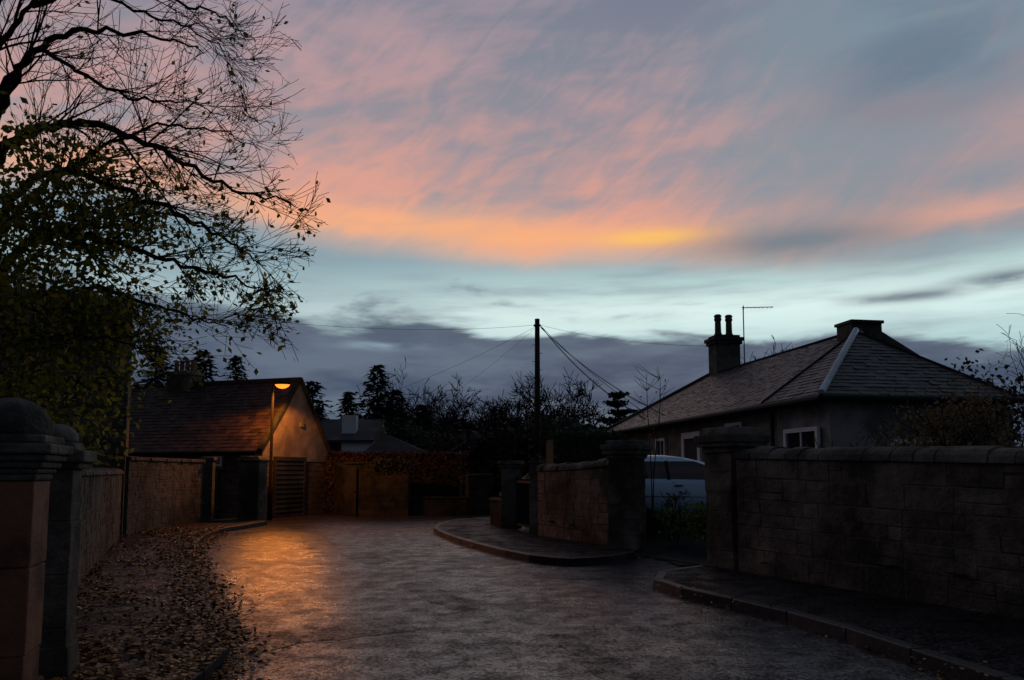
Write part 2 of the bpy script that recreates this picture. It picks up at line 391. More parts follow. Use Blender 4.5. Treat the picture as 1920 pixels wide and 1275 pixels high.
class Path:
    def __init__(s, pts):
        s.p = [Vector((q[0], q[1], 0)) for q in pts]; s.d = [0]
        for a, b in zip(s.p, s.p[1:]): s.d.append(s.d[-1]+(b-a).length)
        s.L = s.d[-1]
    def at(s, x):
        x = min(max(x, 0), s.L)
        for i in range(len(s.p)-1):
            if x <= s.d[i+1]+1e-9:
                f = (x-s.d[i])/max(s.d[i+1]-s.d[i], 1e-9); e = (s.p[i+1]-s.p[i]).normalized()
                return s.p[i].lerp(s.p[i+1], f), e
        return s.p[-1], (s.p[-1]-s.p[-2]).normalized()

# ------------------------------------------------------------------ ground, road, pavements
g = MB(); g.add([(-700,-300,-.05), (700,-300,-.05), (700,1200,-.05), (-700,1200,-.05)], [(0,1,2,3)]); struct(g.build('ground', 'ground'))
r_ = MB(); r_.add([(-12,-8,0), (9,-8,0), (9,14.5,0), (14,26,0), (14,33,0), (-12,33,0)], [(0,1,2,3,4,5)]); struct(r_.build('road', 'road'))
KL = cr([(-2.15,-4), (-2.25,2), G(352,1275,.12), G(425,1190,.12), G(385,1100,.12), G(362,1040,.12), G(372,1010,.12), G(410,992,.12), G(465,983,.12), G(500,977,.12)], 8)
IL = cr([(-2.7,-4), (-2.8,2), (-3.5,5.4), (-4.6,7.4), (-5.9,10.2), (-7.4,13.2), (-9.1,17.0), (-9.5,20), (-9.6,23), (-8.9,25.2)], 8)
KR = cr([(4.9,.5), (4.3,3.5), G(1900,1275,.12), G(1560,1168,.12), G(1400,1128,.12), G(1262,1098,.12), G(1226,1081,.12), G(1250,1068,.12), G(1322,1060,.12)], 8)
IR = cr([(8.8,.5), (7.6,3.2), (6.4,5.6), (5.3,7.8), (4.6,9.2), (4.0,10.4), (3.6,11.3), (3.45,12.0), (3.5,12.8)], 8)
KM = cr([G(1190,1034,.12), G(1110,1046,.12), G(1010,1043,.12), G(900,1020,.12), G(835,1000,.12), G(815,986,.12), G(850,975,.12), G(935,968,.12)], 8)
IM = cr([(2.75,15.6), (2.5,15.6), (1.9,16.0), (1.0,17.4), (.5,18.6), (.1,20.6), (.4,24), (1.6,27.5)], 8)
def pavement(name, K, I):
    b = MB(); n = len(K); vs = [(p.x, p.y, .12) for p in K]+[(p.x, p.y, .12) for p in I]
    b.add(vs, [(i, i+1, n+i+1, n+i) for i in range(n-1)], .5); struct(b.build(name, 'pave'))
    k = MB(); pa = Path(K); s_ = 0; inner = Path(I)
    while s_ < pa.L-.05:
        l = min(.9, pa.L-s_); q = []
        for u in (s_+.006, s_+l-.006):
            p, e = pa.at(u); nn = Vector((-e.y, e.x, 0))
            pi, _ = inner.at(u/pa.L*inner.L)
            if nn.dot(pi-p) < 0: nn = -nn
            q.append((p-nn*.03, p+nn*.11))
        a, b2 = q; zt = .126+R.uniform(-.003, .004)
        vs = [(p.x, p.y, z) for z in (-.03, zt) for p in (a[0], b2[0], b2[1], a[1])]
        k.add(vs, [(3,2,1,0), (4,5,6,7), (0,1,5,4), (1,2,6,5), (2,3,7,6), (3,0,4,7)]); s_ += l
    struct(k.build('kerb', 'kerb', bevel=.012))
pavement('pavement_left', KL, IL); pavement('pavement_right', KR, IR); pavement('pavement_middle', KM, IM)
def patch(pts, mat='patch'):
    b = MB(); P = [G(*q) for q in pts]; o = []
    for i, p in enumerate(P):
        q = P[(i+1) % len(P)]; k = max(2, int((q-p).length/.12)); nn = V(-(q-p).y, (q-p).x, 0).normalized()
        for j in range(k): u = p.lerp(q, j/k)+nn*R.gauss(0, .028); o.append(V(u.x, u.y, .004))
    b.add(o, [tuple(range(len(o)))]); struct(b.build('road_patch', mat))
patch([(566,1000), (575,995), (600,996), (615,1010), (632,1026), (610,1030), (580,1028), (566,1016)])
patch([(640,1040), (700,1036), (742,1052), (690,1058)])
patch([(470,1190), (740,1155), (795,1180), (560,1208), (480,1222)])
patch([(740,1095), (800,1090), (900,1140), (850,1150)])
patch([(1030,1190), (1075,1192), (1230,1275), (1150,1290)])
patch([(1000,1075), (1180,1085), (1190,1092), (1000,1084)])
wl = Path([(8.9,.4), (5.25,7.8), (3.3,12.3), (2.35,15.3), (.75,18.1), (.3,21), (1.0,25), (3,30), (4,34)])
gate_mid = Vector((2.9,13.7,0))
gd = MB()
def gardenside(p):
    best = 1e9; sg = 0
    for a, b in zip(wl.p, wl.p[1:]):
        e = b-a; t = max(0, min(1, (p-a).dot(e)/e.dot(e))); q = a+e*t; d = (p-q).length
        if d < best: best = d; sg = e.x*(p-q).y-e.y*(p-q).x
    return sg <= 0
def gz(p):
    d = (p-gate_mid).length; t = max(0, min(1, (d-.9)/3.0)); t = t*t*(3-2*t); return .03+.47*t
idx = {}
for i in range(70):
    for j in range(88):
        c = Vector((.2+i*.4, 1.0+j*.4, 0))
        if not gardenside(c): continue
        f = []
        for a, b in ((0,0), (1,0), (1,1), (0,1)):
            k = (i+a, j+b)
            if k not in idx:
                q = Vector((k[0]*.4, .8+k[1]*.4, 0)); idx[k] = len(gd.v); gd.v.append((q.x, q.y, gz(q)))
            f.append(idx[k])
        gd.f.append(tuple(f)); gd.t.append(.5)
struct(gd.build('garden_ground', 'soil', smooth=True))
dr = MB(); rows = []
for k in range(14):
    f = k/13*5.5; rows.append([V(2.55+.42*f-.1, 14.6+.5*f, 0), V(3.45+.42*f*1.2, 12.6+.62*f, 0)])
vs = []; fs = []
for a, b in rows:
    for u in range(5):
        q = a.lerp(b, u/4); vs.append((q.x, q.y, gz(q)+.015))
for i in range(13):
    for u in range(4): fs.append((i*5+u, i*5+u+1, (i+1)*5+u+1, (i+1)*5+u))
dr.add(vs, fs); struct(dr.build('driveway', 'gravel', smooth=True))

# ------------------------------------------------------------------ stone walls and piers
def stonewall(name, label, pts, z0, ztop, th, side, cat='wall', course=.2, lmin=.25, lmax=.6, mat='stone', cope='round', chh=.16, capw=.05, clen=.32, group=None):
    pa = Path(pts); zt = ztop if callable(ztop) else (lambda f: ztop)
    c = pa.at(pa.L/2)[0]; root = thing(name, label, cat, (c.x, c.y, z0), group)
    def fr(u, o):
        p, e = pa.at(u); n = Vector((e.y, -e.x, 0))*side; return p+n*o
    core = MB(); ns = max(2, int(pa.L/.6)); vs = []
    for i in range(ns+1):
        u = pa.L*i/ns; f = i/ns; a = fr(u, 0); b = fr(u, -th)
        vs += [(a.x, a.y, z0), (a.x, a.y, zt(f)), (b.x, b.y, zt(f)), (b.x, b.y, z0)]
    fs = [(0,1,2,3), (4*ns+3, 4*ns+2, 4*ns+1, 4*ns)]
    for i in range(ns):
        for k in range(4): fs.append((4*i+k, 4*i+4+k, 4*i+4+(k+1) % 4, 4*i+(k+1) % 4))
    core.add(vs, fs, .4); core.build('wall_core', 'stone4' if mat == 'stone4' else 'mortar', root)
    b = MB(); hm = zt(.5)-z0; rw = []; z = 0
    while z < hm-.05:
        h_ = course*R.uniform(.65, 1.5)
        if z+h_ > hm-.08: h_ = hm-z
        rw.append((z/hm, (z+h_)/hm)); z += h_
    def zz(uu, f): t = uu/pa.L; return z0+(zt(t)-z0)*f
    def stone(u0, u1, za, zb):
        ch = R.uniform(.005, .012); pr = R.uniform(.001, .011); J = lambda: R.uniform(-.004, .012); vs = []
        jq = [(J(), J()) for _ in range(4)]
        for o, q in ((0.0, 0), (pr, ch)):
            for (uu, f, sg, su), (ja, jb) in zip(((u0, za, 1, 1), (u1, za, 1, -1), (u1, zb, -1, -1), (u0, zb, -1, 1)), jq):
                uq = uu+su*(ja+q); p = fr(uq, o+(R.uniform(-.001,.004) if o else 0)); vs.append((p.x, p.y, zz(uq, f)+sg*(jb+q)))
        b.add(vs, [(4,5,6,7), (0,1,5,4), (1,2,6,5), (2,3,7,6), (3,0,4,7)])
    for za, zb in rw:
        u = -R.uniform(0, lmax)
        while u < pa.L:
            l = R.uniform(lmin, lmax)*R.choice((.5,.8,1,1,1.3)); u0 = max(u, 0); u1 = min(u+l, pa.L); u += l
            if u1-u0 < .06: continue
            if (zb-za)*hm > course*.9 and R.random() < .35:
                zm = za+(zb-za)*R.uniform(.35,.65); stone(u0, u1, za, zm); stone(u0, u1, zm, zb)
            else: stone(u0, u1, za, zb)
    b.build('stonework', mat, root)
    if cope:
        k = MB(); u = 0
        while u < pa.L-.02:
            l = min(clen*R.uniform(.75, 1.3), pa.L-u); hh = chh*R.uniform(.86, 1.12); ou = R.uniform(-.015, .018)
            rings = []; NP = 8
            for uu in (u+.004, u+l-.004):
                z = zt(uu/pa.L)+.002
                if cope == 'round':
                    for i in range(NP+1):
                        g_ = math.pi*i/NP; o = capw+ou-(1-math.cos(g_))/2*(th+2*capw)
                        p = fr(uu, o); rings.append((p.x, p.y, z+max(0, math.sin(g_))**.75*hh*R.uniform(.97,1.03)))
                else:
                    for o, dz in ((capw+ou, 0), (capw+ou, hh*.8), (-th/2, hh), (-th-capw, hh*.8), (-th-capw, 0)):
                        p = fr(uu, o); rings.append((p.x, p.y, z+dz))
            m = len(rings)//2
            k.add(rings, [tuple(range(m)), tuple(range(2*m-1, m-1, -1))]+[(i, m+i, m+(i+1) % m, (i+1) % m) for i in range(m)]); u += l
        k.build('coping', 'stone4' if mat == 'stone4' else 'cope', root, bevel=.012)
    return root
def pier(name, label, c, ex, wd, z0, ztop, tiers, mat='stone', dome=None, course=.3, base=.0, capmat='cope', group=None):
    ex = Vector((ex[0], ex[1], 0)).normalized(); ey = Vector((-ex.y, ex.x, 0)); c = Vector((c[0], c[1], 0))
    root = thing(name, label, 'gate pier', (c.x, c.y, z0), group)
    b = MB(); n = max(1, round((ztop-z0)/course)); hh = (ztop-z0)/n
    for i in range(n):
        w2 = wd/2+R.uniform(-.005, .005); za = z0+i*hh+(.003 if i else 0); zb = z0+(i+1)*hh-.003
        if R.random() < .6 and wd > .35:
            f = R.uniform(-.3, .3)*w2; sx = 1 if i % 2 else 0
            a, bb = (ex, ey) if sx else (ey, ex)
            b.box(c+a*((f-w2)/2), a, bb, (f+w2)/2-.002, w2, za, zb); b.box(c+a*((f+w2)/2), a, bb, (w2-f)/2-.002, w2, za, zb)
        else: b.box(c, ex, ey, w2, w2, za, zb)
    b.box(c, ex, ey, wd/2-.010, wd/2-.010, z0, ztop, .4)
    b.build('shaft', mat, root, bevel=.008)
    if base: b = MB(); b.box(c, ex, ey, wd/2+.04, wd/2+.04, z0-.02, z0+base, tp=.02); b.build('base', mat, root, bevel=.012)
    b = MB(); z = ztop
    for (ov, h_, tp) in tiers: b.box(c, ex, ey, wd/2+ov, wd/2+ov, z+.001, z+h_, tp=tp); z += h_
    b.build('cap', capmat, root, bevel=.015)
    if dome:
        d = MB(); r0, h_ = dome; pr = [(r0, 0)]+[(r0*math.cos(a*math.pi/20), .03+h_*math.sin(a*math.pi/20)) for a in range(0, 10)]+[(.001, .03+h_)]
        d.lathe((c.x, c.y, z), pr, 24); d.build('dome', capmat, root, smooth=True)
    return root
dW = Vector((.447,-.894,0))
stonewall('stone_wall', 'long dark sandstone wall with rounded coping filling the right foreground', [(3.42,11.75), (5.2,7.8), (8.6,.8)], .10, lambda f: 1.80-.34*f, .38, 1, mat='stone', chh=.18, course=.22, lmin=.25, lmax=.7)
pier('gate_pier', 'square stone gate pier with stepped cap at the end of the long right wall', (3.50,12.25), dW, .60, .08, 1.90, [(.03,.09,0), (.09,.07,0), (.12,.12,.0), (.06,.12,.03)])
stonewall('stone_wall', 'middle stone wall with rounded coping between two gate piers right of the road', [(.62,18.3), (1.25,17.0), (2.05,15.55)], .10, lambda f: 1.62+.12*f*f, .35, 1, mat='stone', chh=.16, course=.2, lmin=.25, lmax=.65)
pier('gate_pier', 'square stone gate pier left of the driveway opening in front of the pale car', (2.27,15.25), (.86,-.5), .56, .08, 1.86, [(.03,.08,0), (.09,.09,0), (.12,.10,0), (.05,.09,.03)])
pier('gate_pier', 'narrow stone pier ending the middle wall beside the small dark gate', (.58,18.6), (.86,-.5), .24, .1, 1.8, [(.03,.06,0)])
pier('gate_pier', 'dark stone pier left of the small gate near the bend', (-.02,20.6), (.9,-.4), .42, .1, 1.72, [(.04,.08,0), (.08,.1,.02)], mat='stone3')
stonewall('low_stone_wall', 'short low stone wall left of the small gate at the bend', [(-.62,22.2), (-.2,20.9)], .1, .8, .3, 1, chh=.08, mat='stone4')
gt = thing('garden_gate', 'small dark barred gate between two stone piers at the bend', 'gate', (.3,19.6,.12))
b = MB(); p0 = V(.14,20.25,0); p1 = V(.5,18.85,0)
for z in (.25, 1.35): b.bar(p0+V(0,0,z), p1+V(0,0,z), .05, .06)
for f in (0, 1): p = p0.lerp(p1, f); b.bar(p+V(0,0,.15), p+V(0,0,1.5), .06, .06)
b.build('gate_frame', 'metal', gt)
b = MB()
for k in range(1, 10): p = p0.lerp(p1, k/10); b.bar(p+V(0,0,.27), p+V(0,0,1.42), .04, .02)
b.build('gate_bars', 'metal', gt)
c1 = at(18,900,4.45); c2 = at(104,900,5.75)
pier('gate_pier', 'nearest sandstone gate pier with domed cap at left edge', (c1.x, 4.45), (.95,.3), .33, .1, 1.55, [(.015,.04,0), (.03,.03,.0), (.05,.04,0), (.075,.04,0), (.10,.06,0), (.06,.05,0)], mat='stone2', dome=(.205,.19), course=.42, base=.3, capmat='cope')
pier('gate_pier', 'second dark gate pier just behind the nearest domed one', (c2.x, 5.75), (.95,.3), .30, .1, 1.62, [(.04,.05,0), (.08,.09,0), (.02,.06,.03)], mat='stone', dome=(.14,.11), course=.4, base=.25)
stonewall('stone_wall', 'stub of stone wall at far left edge beside the domed pier', [(-3.5,3.55), (-2.93,3.95)], .1, 1.60, .2, 1, mat='stone', cope='flat', chh=.05)
stonewall('stone_wall', 'left garden wall between the gate piers and the tall house', cr([(-3.75,6.2), (-5.25,9.3), (-7.0,13.2), (-8.55,16.9)], 4), .1, 1.55, .35, 1, mat='stone3', chh=.12, lmin=.15, lmax=.4, course=.16)
# ------------------------------------------------------------------ windows; tall house at left behind the tree
def windowp(root, c, e, m, wd, hg, bars=(1,1), fw=.06, fmat='white', surround=None, name='window'):
    e = Vector((e[0], e[1], 0)).normalized(); m = Vector((m[0], m[1], 0)).normalized(); c = Vector(c)
    f = MB(); U = V(0,0,1)
    def bx(u0, u1, z0, z1, d0, d1, mb):
        vs = [c+e*u+U*z+m*d for d in (d0, d1) for u, z in ((u0,z0), (u1,z0), (u1,z1), (u0,z1))]
        mb.add(vs, [(3,2,1,0), (4,5,6,7), (0,1,5,4), (1,2,6,5), (2,3,7,6), (3,0,4,7)])
    a = wd/2; h = hg/2
    bx(-a, -a+fw, -h, h, .0, .07, f); bx(a-fw, a, -h, h, .0, .07, f); bx(-a+fw, a-fw, h-fw, h, 0, .07, f); bx(-a+fw, a-fw, -h, -h+fw, 0, .07, f)
    for i in range(bars[0]): u = -a+(i+1)*wd/(bars[0]+1); bx(u-.02, u+.02, -h+fw, h-fw, .0, .05, f)
    for i in range(bars[1]):
        z = -h+(i+1)*hg/(bars[1]+1); xs = [-a+fw]+[-a+(k+1)*wd/(bars[0]+1) for k in range(bars[0])]+[a-fw]
        for u0, u1 in zip(xs, xs[1:]): bx(u0+.021, u1-.021, z-.018, z+.018, 0, .045, f)
    fo = f.build(name, fmat, root)
    p = MB(); bx(-a+fw, a-fw, -h+fw, h-fw, .004, .02, p); p.build('pane', 'glass', fo)
    s_ = MB(); bx(-a-.1, a+.1, -h-.12, -h-.002, .0, .13, s_); s_.build('sill', surround or 'cope', fo)
    if surround:
        q = MB(); bx(-a-.14, -a-.003, -h, h+.16, .0, .03, q); bx(a+.003, a+.14, -h, h+.16, 0, .03, q); bx(-a-.002, a+.002, h+.003, h+.16, 0, .03, q)
        q.build('surround', surround, fo)
    return fo
hc = V(-8.62,17.15,0); e1 = V(-.9,-.44,0).normalized(); e2 = V(-.44,.9,0).normalized()
th_ = thing('stone_house', 'tall dark stone house at left mostly hidden by the leafy tree', 'house', tuple(hc+e1*4+e2*3.5))
b = MB(); P = lambda a, d, z: hc+e1*a+e2*d+V(0,0,z)
b.prism([P(0,0,.05), P(8,0,.05), P(8,7,.05), P(0,7,.05)], (0,0,3.8))
b.prism([P(0,0,3.85), P(0,7,3.85), P(0,3.5,6.3)], e1*.35)
b.build('wall', 'rubble', th_)
b = MB(); b.slates([P(.36,-.3,3.65), P(8.2,-.3,3.65), P(8.2,3.5,6.25), P(.36,3.5,6.25)], .1); b.slab([P(.36,7.3,3.65), P(8.2,7.3,3.65), P(8.2,3.5,6.25), P(.36,3.5,6.25)], .1)
rf = b.build('roof', 'slateD', th_)
for a in (2.6, 5.6): windowp(th_, P(a,0,1.9), e1, -e2, 1.0, 1.5, (0,1), fmat='door', surround='stone3')
stonewall('stone_wall', 'rubble stone wall curving from the tall house towards the cottage gateway', cr([G(236,1003,.12), G(290,992,.12), G(340,983,.12), G(378,978,.12)], 4), .1, 1.88, .35, 1, mat='stone3', cope='flat', chh=.1, course=.15, lmin=.15, lmax=.4)
pc_ = G(386,977,.12); pier('gate_pier', 'slim stone pier left of the cottage gateway', (pc_.x, pc_.y+.1), (1,.1), .3, .1, 1.95, [(.05,.1,0)], mat='stone3')
pc_ = G(468,974,.12); pier('gate_pier', 'broad stone pier between the cottage gateway and the street lamp', (pc_.x, pc_.y+.2), (1,-.1), .66, .05, 1.92, [(.04,.08,0), (.0,.1,.05)], mat='stone3')

# ------------------------------------------------------------------ cottage with lamp-lit gable
C0 = V(-8.5,26.2,0); rr = V(-.95,.31,0).normalized(); gg = V(.31,.95,0).normalized()
K = lambda a, b_, z: C0+rr*a+gg*b_+V(0,0,z)
ct = thing('cottage', 'low stone cottage with tiled roof and lamp lit gable above a garage door', 'cottage', tuple(K(4,2,0)))
b = MB(); b.prism([K(.02,0,0), K(9,0,0), K(9,4.4,0), K(.02,4.4,0)], (0,0,1.98)); b.prism([K(.3,0,1.98), K(9,0,1.98), K(9,.3,1.98), K(.3,.3,1.98)], (0,0,.3))
b.build('wall', 'rubble', ct)
b = MB(); b.prism([K(0,-.02,1.985), K(0,4.42,1.985), K(0,4.42,2.02), K(0,2.1,4.93), K(0,-.02,2.42)], rr*.3); b.build('gable', 'harl', ct)
b = MB(); b.slates([K(.05,-.16,2.32), K(9.1,-.16,2.32), K(9.1,2.1,5.0), K(.05,2.1,5.0)], .09, .17, .24, .013); b.slab([K(.05,4.6,1.92), K(9.1,4.6,1.92), K(9.1,2.1,5.0), K(.05,2.1,5.0)], .09)
rf = b.build('roof', 'tile', ct)
b = MB(); b.tube([K(.05,2.1,5.01), K(9.1,2.1,5.01)], .09, 8); b.build('ridge', 'ridge', rf)
b = MB(); b.bar(K(-.01,-.17,2.35), K(-.01,2.1,5.05), .16, .12); b.bar(K(-.01,4.55,2.0), K(-.01,2.1,5.05), .16, .12); b.build('skew', 'stone4', rf)
b = MB(); b.tube([K(.1,-.22,2.28), K(9,-.22,2.28)], .06, 8); b.build('gutter', 'metal', ct)
gdr = MB(); dz = 2.0/12
for i in range(12):
    vs = [K(-.015,.75,i*dz), K(-.015,2.45,i*dz), K(-.045,2.45,i*dz+.02), K(-.045,.75,i*dz+.02), K(-.015,.75,(i+1)*dz), K(-.015,2.45,(i+1)*dz)]
    gdr.add(vs, [(0,1,2,3), (3,2,5,4)])
gdr.build('garage_door', 'door', ct, recalc=False)
b = MB()
for (a0, a1, z0, z1) in ((.62,.745,0,2.14), (2.455,2.58,0,2.14), (.75,2.45,2.003,2.14)):
    b.prism([K(-.002,a0,z0), K(-.002,a1,z0), K(-.002,a1,z1), K(-.002,a0,z1)], -rr*.06)
b.build('door_frame', 'wood', ct)
b = MB(); p = K(0,2.25,3.35); b.prism([p+gg*-.08+V(0,0,-.09), p+gg*.08+V(0,0,-.09), p+gg*.08+V(0,0,.09), p+gg*-.08+V(0,0,.09)], -rr*.08); b.build('alarm_box', 'render', ct)
windowp(ct, K(2.1,0,1.05), rr, -gg, .8, 1.2, (0,1), fmat='door'); windowp(ct, K(2.0,0,1.98), rr, -gg, .75, .34, (0,0), fmat='white', fw=.05)
ch = MB(); cc = K(5.3,2.2,0); ch.box(cc, rr, gg, .55, .35, 4.4, 5.35); ch.box(cc, rr, gg, .62, .42, 5.352, 5.5)
cho = ch.build('chimney', 'stone3', ct, bevel=.01)
for k in range(4):
    p = MB(); p.lathe((cc+rr*(-.39+.26*k)).to_tuple()[:2]+(5.5,), [(.1,0), (.09,.1), (.08,.38), (.1,.4), (.1,.46), (.07,.46)], 10); p.build('chimney_pot', 'pot', cho, smooth=False)

# ------------------------------------------------------------------ street lamp
lp = G(505,975); LB = V(lp.x, lp.y, 0)
sl = thing('street_lamp', 'slim street lamp glowing orange in front of the cottage gable', 'street lamp', tuple(LB))
b = MB(); b.tube([LB, LB+V(0,0,1.1), LB+V(0,0,1.12), LB+V(.0,0,4.45)], [.085,.085,.055,.042], 12); po = b.build('post', 'post', sl, smooth=True)
b = MB(); b.box(LB+V(0,-.088,0), (1,0), (0,1), .05, .012, .35, .85); b.build('access_door', 'post', po)
b = MB(); b.tube(cr([LB+V(0,0,4.4), LB+V(.02,0,4.52), LB+V(.1,-.03,4.56), LB+V(.2,-.05,4.57)], 4), .028, 8); b.build('bracket_arm', 'post', sl, smooth=True)
hd = LB+V(.34,-.07,4.55)
b = MB(); b.lathe(hd, [(.27,0), (.265,.03), (.21,.07), (.1,.10), (.005,.11)], 20, sx=1.0, sy=.6); lh = b.build('lamp_head', 'post', sl, smooth=True)
b = MB(); b.lathe(hd, [(.01,-.14), (.12,-.12), (.20,-.07), (.255,-.002)], 20, sx=1.0, sy=.6); b.build('lens', 'glow', lh, smooth=True)
ld = bpy.data.lights.new('sodium_light', 'SPOT'); ld.energy = 420; ld.color = (1,.28,.028); ld.shadow_soft_size = .14; ld.spot_size = math.radians(164); ld.spot_blend = .16
lo = bpy.data.objects.new('sodium_light', ld); COL.objects.link(lo); lo.parent = sl; lo.location = (.34,-.07,4.26)
l2 = bpy.data.lights.new('sodium_spill', 'POINT'); l2.energy = 40; l2.color = (1,.34,.05); l2.shadow_soft_size = .12
lo2 = bpy.data.objects.new('sodium_spill', l2); COL.objects.link(lo2); lo2.parent = sl; lo2.location = (.42,-.07,4.34)

# ------------------------------------------------------------------ far walls at the bend
a0 = K(-.05,4.4,0); stonewall('low_stone_wall', 'small stone wall with pale sloping coping beside the garage', [a0, G(650,966)], 0, lambda f: 1.95-.3*f, .3, 1, mat='stone4', cope='flat', chh=.12)
fw = stonewall('stone_wall', 'pale stone wall with grey door and ivy facing down the street', [G(645,966), G(668,966.5), G(765,967)], 0, 1.9, .35, 1, mat='stone4', cope='flat', chh=.07)
pA, pB = G(648,966), G(668,966.5); b = MB(); b.prism([pA+V(0,-.05,.02), pB+V(0,-.05,.02), pB+V(0,-.05,1.75), pA+V(0,-.05,1.75)], (0,-.05,0)); dd = b.build('door', 'door', fw)
b = MB(); b.lathe(pB+V(-.08,-.12,.9), [(.01,-.03), (.035,0), (.01,.03)], 8); b.build('door_knob', 'metal', dd)
stonewall('low_stone_wall', 'low stone wall in front of the copper hedge at the bend', [G(766,966), G(876,966)], 0, .62, .3, 1, mat='stone4', cope='flat', chh=.06)
stonewall('stone_wall', 'dark wall section right of the low wall at the bend', [G(878,966), G(926,965)], 0, 1.45, .35, 1, mat='stone4', cope='flat', chh=.08)

# ------------------------------------------------------------------ bungalow at right
E0 = V(3.54,30,0); bd = V(.16,-.987,0).normalized(); bn = V(.987,.16,0).normalized()
B = lambda t, s_, z: E0+bd*t+bn*s_+V(0,0,z)
ZE, ZR, SR, TR = 3.12, 5.48, 4.5, 10.1
bg = thing('bungalow', 'stone bungalow with wet slate roof and twin pot chimney behind the right walls', 'house', tuple(B(7,4,.45)))
b = MB(); b.prism([B(.15,.42,.3), B(12.998,.42,.3), B(12.998,3.9,.3), B(10.4,3.9,.3), B(10.4,8.6,.3), B(.15,8.6,.3)], (0,0,ZE-.32))
for t0 in (.15, 9.9): b.prism([B(t0,.42,ZE-.02), B(t0,8.6,ZE-.02), B(t0,SR,ZR-.02)], bd*.3)
b.build('wall', 'house', bg)
b = MB(); b.prism([B(13.0,.34,.3), B(15.0,.40,.3), B(15.0,4.1,.3), B(13.0,4.1,.3)], (0,0,ZE-.32)); b.build('wing_wall', 'render', bg)
AP = B(13.1,2.30,4.80); RE = B(TR,SR,ZR); V13 = B(13.0,-.02,ZE); CC1 = B(15.3,.05,ZE); CC2 = B(15.3,4.4,ZE)
b = MB(); b.slates([B(0,0,ZE), V13, RE, B(0,SR,ZR)], .09); b.slab([B(0,9,ZE), B(TR,9,ZE), RE, B(0,SR,ZR)], .09)
b.slates([V13, CC1, AP], .08); b.slates([V13, AP, RE], .08)
b.slates([CC1, CC2, AP], .08); b.slab([CC2, B(10.25,4.4,ZE), B(10.25,SR-.05,ZR-.25), AP], .05)
rf = b.build('roof', 'slate', bg)
b = MB()
for p, q, r in ((CC2, AP, .03), (AP, RE, .03), (B(0,SR,ZR), RE, .05), (V13, AP, .03)): b.tube([p+V(0,0,.02), q+V(0,0,.02)], r, 8)
b.build('ridge_tiles', 'ridge', rf)
b = MB(); b.tube([CC1+V(0,0,.03), AP+V(0,0,.05)], .07, 8); b.build('hip_flashing', 'lead', rf)
b = MB(); b.bar(B(-.02,-.02,ZE+.03), B(-.02,SR,ZR+.05), .22, .12); b.build('skew', 'stone3', rf)
b = MB(); b.bar(RE+bd*.1+V(0,0,.03), B(TR+.1,8.7,ZE+.02), .35, .16)
b.box(B(TR+.05,SR-.15,0), bn, bd, .44, .35, 4.7, 5.58); b.box(B(TR+.05,SR-.15,0), bn, bd, .48, .4, 5.582, 5.66); b.build('gable_parapet', 'stone3', rf)
b = MB()
for p, q in ((B(0,-.06,ZE-.07), B(13.0,-.06,ZE-.07)), (B(13.0,-.06,ZE-.07), B(15.36,.0,ZE-.07)), (B(15.36,.0,ZE-.07), B(15.36,4.45,ZE-.07))): b.tube([p, q], .065, 8)
b.build('gutter', 'metal', bg)
b = MB(); b.tube([B(12.85,.3,ZE-.1), B(12.85,.3,.4)], .045, 8); b.build('downpipe', 'metal', bg)
b = MB(); b.prism([B(.3,-.0,ZE-.14), B(12.99,0,ZE-.14), B(12.99,.43,ZE-.14), B(.3,.43,ZE-.14)], (0,0,.04)); b.prism([B(13,.04,ZE-.14), B(15.25,.08,ZE-.14), B(15.25,4.35,ZE-.14), B(13,4.35,ZE-.14)], (0,0,.04)); b.build('soffit', 'door', bg)
ch = MB(); cc = B(.6,4.85,0); dzc = .36; ch.box(cc, bn, bd, .5, .38, 4.7, 6.25+dzc); ch.box(cc, bn, bd, .57, .45, 6.252+dzc, 6.38+dzc); ch.box(cc, bn, bd, .63, .5, 6.382+dzc, 6.52+dzc); ch.box(cc, bn, bd, .5, .38, 6.522+dzc, 6.62+dzc)
cho = ch.build('chimney', 'stone3', bg, bevel=.012)
for k in (-.24, .22):
    p = MB(); q = cc+bn*k; p.lathe((q.x, q.y, 6.62+dzc), [(.17,0), (.155,.08), (.13,.12), (.12,.6), (.15,.63), (.15,.7), (.12,.72), (.16,.8), (.1,.86)], 12); p.build('chimney_pot', 'pot', cho)
for px, zc, ww, hh, br in ((1240,1.95,.85,1.45,(1,1)), (1378,2.1,.95,1.5,(0,1))):
    d = ray(px,800); u = d.x/d.y; k0 = B(0,.42,0); t = (u*k0.y-k0.x)/(bd.x-u*bd.y)
    windowp(bg, B(t,.42,zc), bd, -bn, ww*1.0, hh, br, fw=.08, surround='harl')
d = ray(1298,800); u = d.x/d.y; k0 = B(0,.42,0); t = (u*k0.y-k0.x)/(bd.x-u*bd.y)
b = MB(); q = B(t,.42,0)
for (u0, u1, z0, z1) in ((-.68,-.5,.5,2.75), (.5,.68,.5,2.75), (-.5,.5,2.57,2.75)): b.prism([q+bd*u0+V(0,0,z0), q+bd*u1+V(0,0,z0), q+bd*u1+V(0,0,z1), q+bd*u0+V(0,0,z1)], -bn*.08)
df = b.build('door_frame', 'white', bg)
b = MB(); b.prism([q+bd*-.495+V(0,0,.5), q+bd*.495+V(0,0,.5), q+bd*.495+V(0,0,2.565), q+bd*-.495+V(0,0,2.565)], -bn*.03); b.build('door', 'door', bg)
windowp(bg, B(14.05,.34,1.95), bd, -bn, 1.35, 1.15, (1,0), fw=.09)
windowp(bg, B(15.0,2.3,1.75), bn, bd, 1.3, 1.0, (1,0), fw=.08)
apY = 29.6; apx = at(1394,600,apY).x; apz = 5.2; top = at(1394,577,apY).z
